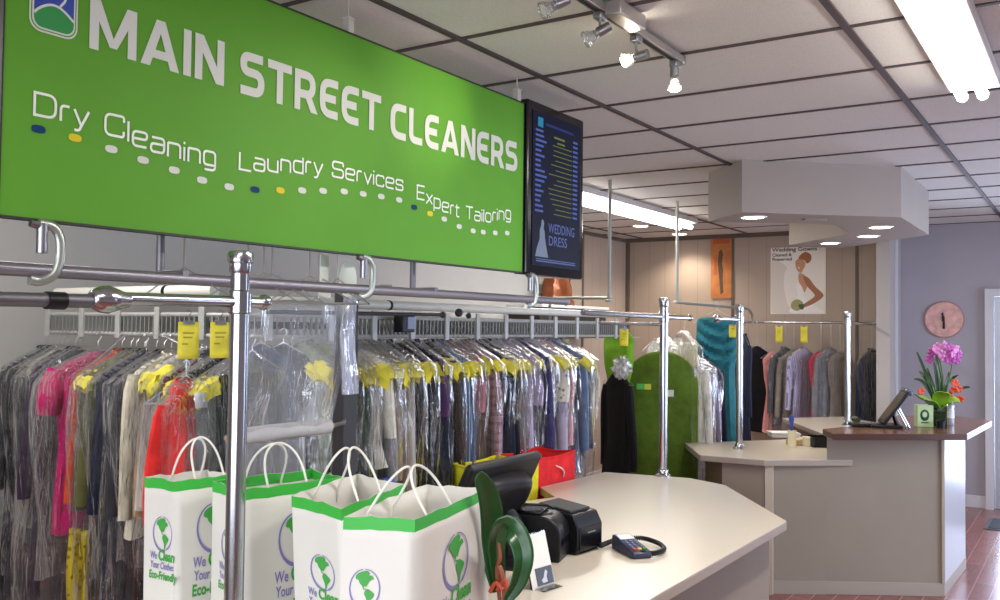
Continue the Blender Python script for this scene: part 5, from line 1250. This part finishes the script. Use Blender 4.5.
obj('stake', MB().tube([at(488, 524, 2.45), at(491, 545, 2.45), at(490, 560, 2.45)], .003, 6), pm('cable_pale', 'c9c6c0'), op)
# fabric bins behind the worktop
def bin_(label, col, x0, x1, y0, y1, zt):
    t = thing('fabric_bin', label, 'bin', ((x0+x1)/2, (y0+y1)/2, 0), 0, 'coloured bins behind the front worktop')
    rows = []; rnd = random.Random(int(x0*100))
    cx, cy = (x0+x1)/2, (y0+y1)/2
    for i in range(13):
        u = i/12; s = .86+.14*u; row = []
        for (ax, ay, bx, by) in ((x0, y0, x1, y0), (x1, y0, x1, y1), (x1, y1, x0, y1), (x0, y1, x0, y0)):
            for k in range(8):
                f = k/8; sag = .012*math.sin(PI*f)*(u**3)
                row.append((cx+(ax+(bx-ax)*f-cx)*s+rnd.uniform(-.002, .002), cy+(ay+(by-ay)*f-cy)*s+rnd.uniform(-.002, .002), .01+(zt-.01)*u-sag))
        rows.append(row+[row[0]])
    m = fabric('bin_'+label.split()[0], col)
    mb = MB().grid(rows); mb.poly([tuple(p) for p in rows[1][:-1]])
    obj('body', mb, m, t, solid=.006)
    obj('rim', MB().tube([Vector(p) for p in rows[-1][:-1]], .007, 8, closed=True), m, t)
    return t
t = bin_('yellow fabric bin standing behind the worktop, left of the red one', 'd9cf2a', -2.73, -2.47, 3.76, 4.16, 1.03)
t = bin_('red fabric bin standing behind the worktop, right of the yellow one', 'd3262a', -2.73, -2.49, 4.18, 4.60, 1.03)
obj('handle', MB().tube(spline([(-2.488, 4.38, .97), (-2.47, 4.41, .955), (-2.475, 4.45, .93), (-2.49, 4.47, .90)]), .004, 6), WHITEP, t)
pn = at_z(387, 489, 1.0)
t = thing('blue_cap_bottle', 'small blue topped spray bottle showing above the second paper bag', 'bottle', (pn.x, pn.y, 1.0))
mb = MB().lathe([(0, -.12), (.03, -.12), (.032, -.02), (.014, .0), (.012, .02)], pn, 16); obj('bottle', mb, pm('bottle_white', 'dfe1e4', .35), t)
obj('trigger', MB().box(pn+Vector((0, 0, .035)), (.03, .06, .028)).box(pn+Vector((.0, .035, .015)), (.012, .012, .04)), pm('bottle_blue', '2448a8', .4), t, bevel=.004)
t['label'] = 'small blue topped spray bottle on the worktop behind the paper bags'
t.location.z = pn.z-.12
for o in t.children: o.data.transform(Matrix.Translation((0, 0, 1.0-pn.z+.12)))

# ------------------------------------------------------------------ things on the lower worktop
CREAMP = pm('cream_plastic', 'd9cfae', .5)
q = at_z(792, 447, ZT)
t = thing('pen_pot', 'cream cylinder pot with a blue pen standing on the lower worktop', 'pen pot', (q.x, q.y, ZT))
obj('pot', MB().lathe([(0, 0), (.030, 0), (.030, .12), (.026, .12), (.026, .01), (0, .01)], q, 22), CREAMP, t)
q2 = Vector((q.x, q.y, ZT+.10))
pen = thing('blue_pen', 'thick blue marker pen upright in the cream pot', 'pen', tuple(q2))
obj('barrel', MB().cyl(q2-Vector((0, 0, .08)), q2+Vector((-.004, 0, .05)), .009, 12), pm('pen_blue', '2a3f9e', .4), pen)
obj('cap', MB().lathe([(.012, 0), (.018, .05), (.016, .075), (0, .078)], q2+Vector((-.004, 0, .05)), 14), pm('pen_blue_cap', '30489c', .4), pen)
q = at_z(784, 437, ZT)
t = thing('paper_stack', 'small stack of white papers behind the cream pen pot', 'papers', (q.x, q.y, ZT))
mb = MB()
for i in range(7): mb.box((q.x+random.uniform(-.008, .008), q.y+random.uniform(-.008, .008), ZT+.003+i*.006), (.22, .16, .005), rz=.5+random.uniform(-.08, .08))
obj('sheets', mb, pm('paper_white', 'dddbd6', .6), t, smooth=False)
t = thing('dark_tray', 'shallow dark tray on the lower worktop against the wooden counter', 'tray', (-1.66, 6.98, ZT), .6)
obj('floor', MB().box((0, 0, .004), (.30, .20, .006)), BLACKP, t, local=True, smooth=False)
obj('rim', MB().box((0, -.10, .035), (.30, .006, .07)).box((0, .10, .035), (.30, .006, .07)).box((-.15, 0, .035), (.006, .2, .07)).box((.15, 0, .035), (.006, .2, .07)), BLACKP, t, local=True, smooth=False, bevel=.002)
q = at_z(818, 443, ZT)
t = thing('small_carton', 'tan small carton lying in front of the dark tray', 'carton', (q.x-.10, q.y-.22, ZT), .8)
obj('box', MB().box((0, 0, .020), (.13, .08, .04)), pm('carton_tan', 'b39a73', .7), t, local=True, bevel=.003, smooth=False)
obj('flap', MB().box((.03, 0, .047), (.06, .07, .003), M=tilted('Y', -.25)), pm('carton_light', 'cbb48c', .7), t, local=True, smooth=False)
q = at_z(831, 443, ZT)
t = thing('cream_block', 'cream box beside the tan carton at the end of the lower worktop', 'box', (q.x-.10, q.y-.30, ZT), .6)
obj('box', MB().box((0, 0, .03), (.05, .05, .06)), CREAMP, t, local=True, bevel=.004)
obj('lid', MB().box((0, 0, .064), (.054, .054, .010)), pm('cream_lid', 'e3dcc2', .5), t, local=True, bevel=.003)

# ------------------------------------------------------------------ things on the wooden countertop
ZW = 1.0805
q = at_z(888, 427, ZW)
t = thing('desk_monitor', 'black touch monitor tilted back on a stand, on the wooden countertop', 'monitor', (q.x, q.y, ZW), math.radians(20))
Ms = tilted('Y', .62)
obj('base', MB().box((-.02, 0, .010), (.20, .20, .018)), BLACKP, t, local=True, bevel=.006)
obj('stand', MB().tube([(.06, 0, .01), (.035, 0, .08), (.05, 0, .16)], [.035, .025, .02], 12, flat=.5), BLACKP, t, local=True)
obj('strut', MB().tube([(.125, -.05, .005), (.06, -.05, .13)], .008, 8).tube([(.125, .05, .005), (.06, .05, .13)], .008, 8), CHROME, t, local=True)
obj('frame', MB().box((.035, 0, .135), (.022, .22, .27), M=Ms), BLACKP, t, local=True, bevel=.008)
obj('screen', MB().box(Vector((.035, 0, .135))+Ms @ Vector((-.012, 0, 0)), (.002, .19, .23), M=Ms), BLACKG, t, local=True, smooth=False)
obj('head', MB().box(Vector((.035, 0, .135))+Ms @ Vector((.004, 0, .135)), (.05, .20, .035), M=Ms), pm('monitor_head_grey', '5a6470', .25, .3), t, local=True, bevel=.012)
q = at_z(862, 427, ZW)
t = thing('desk_phone', 'flat dark phone base with an olive top at the tip of the wooden countertop', 'phone', (q.x+.02, q.y+.06, ZW), .55)
obj('base', MB().box((0, 0, .012), (.22, .12, .024)), BLACKP, t, local=True, bevel=.006)
obj('handset', MB().tube([(-.075, -.035, .045), (-.075, -.02, .052), (-.075, .02, .052), (-.075, .035, .045)], [.02, .014, .014, .02], 12), pm('phone_olive', '4a4a30', .5), t, local=True)
mb = MB()
for i in range(4):
    for j in range(3): mb.box((-.01+i*.024, -.025+j*.025, .026), (.014, .014, .006))
obj('key', mb, pm('phone_key', '8d8d90', .5), t, local=True, smooth=False)
q = at_z(923, 427, ZW)
t = thing('green_card_box', 'pale green card box with a dark round leaf emblem, left of the vase', 'box', (q.x, q.y+.03, ZW), math.radians(30))
obj('carton', MB().box((0, 0, .075), (.105, .06, .15)), pm('box_pale_green', 'b9cf9a', .6), t, local=True, smooth=False, bevel=.002)
mb = MB().lathe([(0, 0), (.030, 0)], (-.005, -.0312, .08), 24, Matrix.Rotation(PI/2, 3, 'X') @ Matrix.Diagonal((1, 1.3, 1)))
obj('emblem', mb, pm('emblem_dark_green', '2f5a3a', .5), t, local=True, smooth=False)
mb = MB().poly([(-.005+.016*math.cos(a), -.0318, .085+.02*math.sin(a)) for a in [2*PI*k/14 for k in range(14)]])
obj('emblem_centre', mb, pm('box_pale_green', 'b9cf9a'), t, local=True, smooth=False)
obj('emblem_line', MB().box((-.005, -.0318, .03), (.05, .001, .008)), pm('emblem_dark_green', '2f5a3a'), t, local=True, smooth=False)
q = at_z(937, 427, ZW); vc = Vector((q.x, q.y+.05, ZW))
fa = thing('flower_arrangement', 'pink orchid arrangement with bright green leaves in a square glass vase', 'flowers', tuple(vc))
obj('vase', MB().box(vc+Vector((0, 0, .075)), (.085, .085, .15), rz=.5), clear_glass('vase_glass', (.72, .82, .70)), fa, smooth=False)
obj('moss', MB().box(vc+Vector((0, 0, .055)), (.078, .078, .10), rz=.5), pm('moss', '3c4a2a', .9, var=.4, vscale=40, bump=.6, bscale=60), fa, smooth=False)
FD = (vc-CAM).dot(FW)
def fp(x, y, dd=0): return at(x, y, FD+dd)
wrapm = pm('wrap_lime', '8fbf35', .45, var=.2, vscale=12); drk = pm('flower_leaf_dark', '2c4a22', .4, var=.25, vscale=12)
for (pts, w_) in (([fp(938, 408), fp(930, 399, -.05), fp(920, 398, -.10)], .05), ([fp(938, 408), fp(942, 396, -.10), fp(944, 392, -.18)], .055), ([fp(940, 408), fp(952, 399, -.05), fp(960, 401, -.06)], .045), ([fp(938, 405), fp(936, 392, .05), fp(930, 388, .10)], .05)):
    strap(pts, w_, nrm=(.2, -.3, 1), m=wrapm, nm='wrap_leaf', par=fa, fold=.1)
strap([fp(936, 410), fp(928, 402, -.06), fp(921, 398, -.09), fp(915, 394, -.1)], .03, nrm=(0, -.3, 1), m=drk, par=fa)
for pts in ([(937, 405), (930, 385), (923, 366), (917, 352)], [(938, 405), (931, 388), (923, 375), (919, 371)], [(936, 405), (930, 392), (922, 381), (914, 379)], [(939, 405), (937, 380), (934, 362)], [(941, 405), (941, 382), (938, 366), (936, 356)], [(940, 405), (946, 385), (949, 372)], [(942, 402), (952, 392), (962, 388), (970, 387)], [(939, 405), (944, 388), (953, 378), (958, 375)], [(938, 404), (934, 388), (929, 374), (927, 368)]):
    strap([fp(x, y, random.uniform(-.04, .04)*(i > 0)) for i, (x, y) in enumerate(pts)], .011, nrm=tuple(vw), m=drk, par=fa, fold=.3)
obj('stem', MB().tube(spline([fp(940, 408), fp(943, 382), fp(940, 362), fp(934, 352)]), .005, 7).tube(spline([fp(941, 408), fp(948, 384), fp(952, 364), fp(950, 352)]), .005, 7), pm('flower_stem', '4f6b2c', .5), fa)
def bloom(c, r, m, n=5, par=fa, nm='orchid_bloom', face=None):
    d = Vector(face if face else vw).normalized(); a1 = d.orthogonal().normalized(); a2 = d.cross(a1); mb = MB(); ro = random.uniform(0, 6)
    for k in range(n):
        a = ro+2*PI*k/n; e1 = a1*math.cos(a)+a2*math.sin(a); e2 = d.cross(e1); rows = []
        for i in range(5):
            u = i/4; w_ = r*.48*math.sin(PI*(.12+.80*u)); rows.append([tuple(c+e1*r*u+e2*w_*q+d*(.25*r*math.sin(u*2.2)-.15*r*abs(q))) for q in (-1, -.5, 0, .5, 1)])
        mb.grid(rows)
    obj(nm, mb, m, par, solid=.0015)
pk = pm('orchid_pink', 'b351a6', .5, var=.22, vscale=30); pk2 = pm('orchid_lilac', 'd889c4', .5, var=.18, vscale=30)
random.seed(9)
for (x, y) in ((932, 352), (938, 347), (944, 345), (950, 347), (956, 349), (959, 354), (953, 354), (947, 353), (941, 354), (949, 360), (956, 360), (930, 359), (944, 358), (936, 350), (952, 350)):
    bloom(fp(x, y, random.uniform(-.05, .05)), .032, random.choice([pk, pk, pk2]), face=vw+Vector((random.uniform(-.6, .6), random.uniform(-.4, .4), random.uniform(-.3, .5))))
og = pm('flower_orange', 'd9502a', .5, var=.2, vscale=30)
for (x, y) in ((955, 383), (959, 389), (953, 390), (960, 399), (950, 397), (921, 391)):
    bloom(fp(x, y, random.uniform(-.06, .0)), .028, og, nm='orange_bloom', face=vw+Vector((random.uniform(-.5, .5), 0, random.uniform(-.6, .3))))
q = at_z(950, 425, ZW)
t = thing('spray_can', 'slim silver and white can right of the glass vase', 'can', (q.x, q.y, ZW))
obj('body', MB().lathe([(0, 0), (.026, 0), (.028, .004), (.028, .13), (.022, .142)], q, 20), pm('can_silver', 'b9bec8', .25, .5), t)
obj('label_band', MB().lathe([(.0285, .05), (.0285, .10)], q, 20), pm('can_label', 'd9d9dc', .5), t)
obj('cap', MB().lathe([(.020, .142), (.020, .165), (0, .168)], q, 16), pm('can_cap_green', '4a7a3c', .5), t)
q = at_z(941, 428, ZW)
t = thing('black_cup', 'small black cup in front of the glass vase', 'cup', (q.x, q.y-.01, ZW))
obj('cup', MB().lathe([(0, 0), (.024, 0), (.030, .05), (.027, .05), (.022, .006), (0, .006)], (q.x, q.y-.01, ZW), 20), BLACKP, t)
obj('filling', MB().lathe([(0, .04), (.027, .04)], (q.x, q.y-.01, ZW), 20), pm('coffee_dark', '1a0f0a', .3), t)

# ------------------------------------------------------------------ colour management and sampling
vs = sc.view_settings; vs.view_transform = 'Standard'; vs.look = 'None'; vs.gamma = 1; vs.use_curve_mapping = False
vs.exposure = 0.0
cy = sc.cycles
cy.use_denoising = True; cy.max_bounces = 10; cy.diffuse_bounces = 4; cy.glossy_bounces = 4; cy.transmission_bounces = 4; cy.transparent_max_bounces = 40
cy.caustics_reflective = False; cy.caustics_refractive = False; cy.sample_clamp_indirect = 6
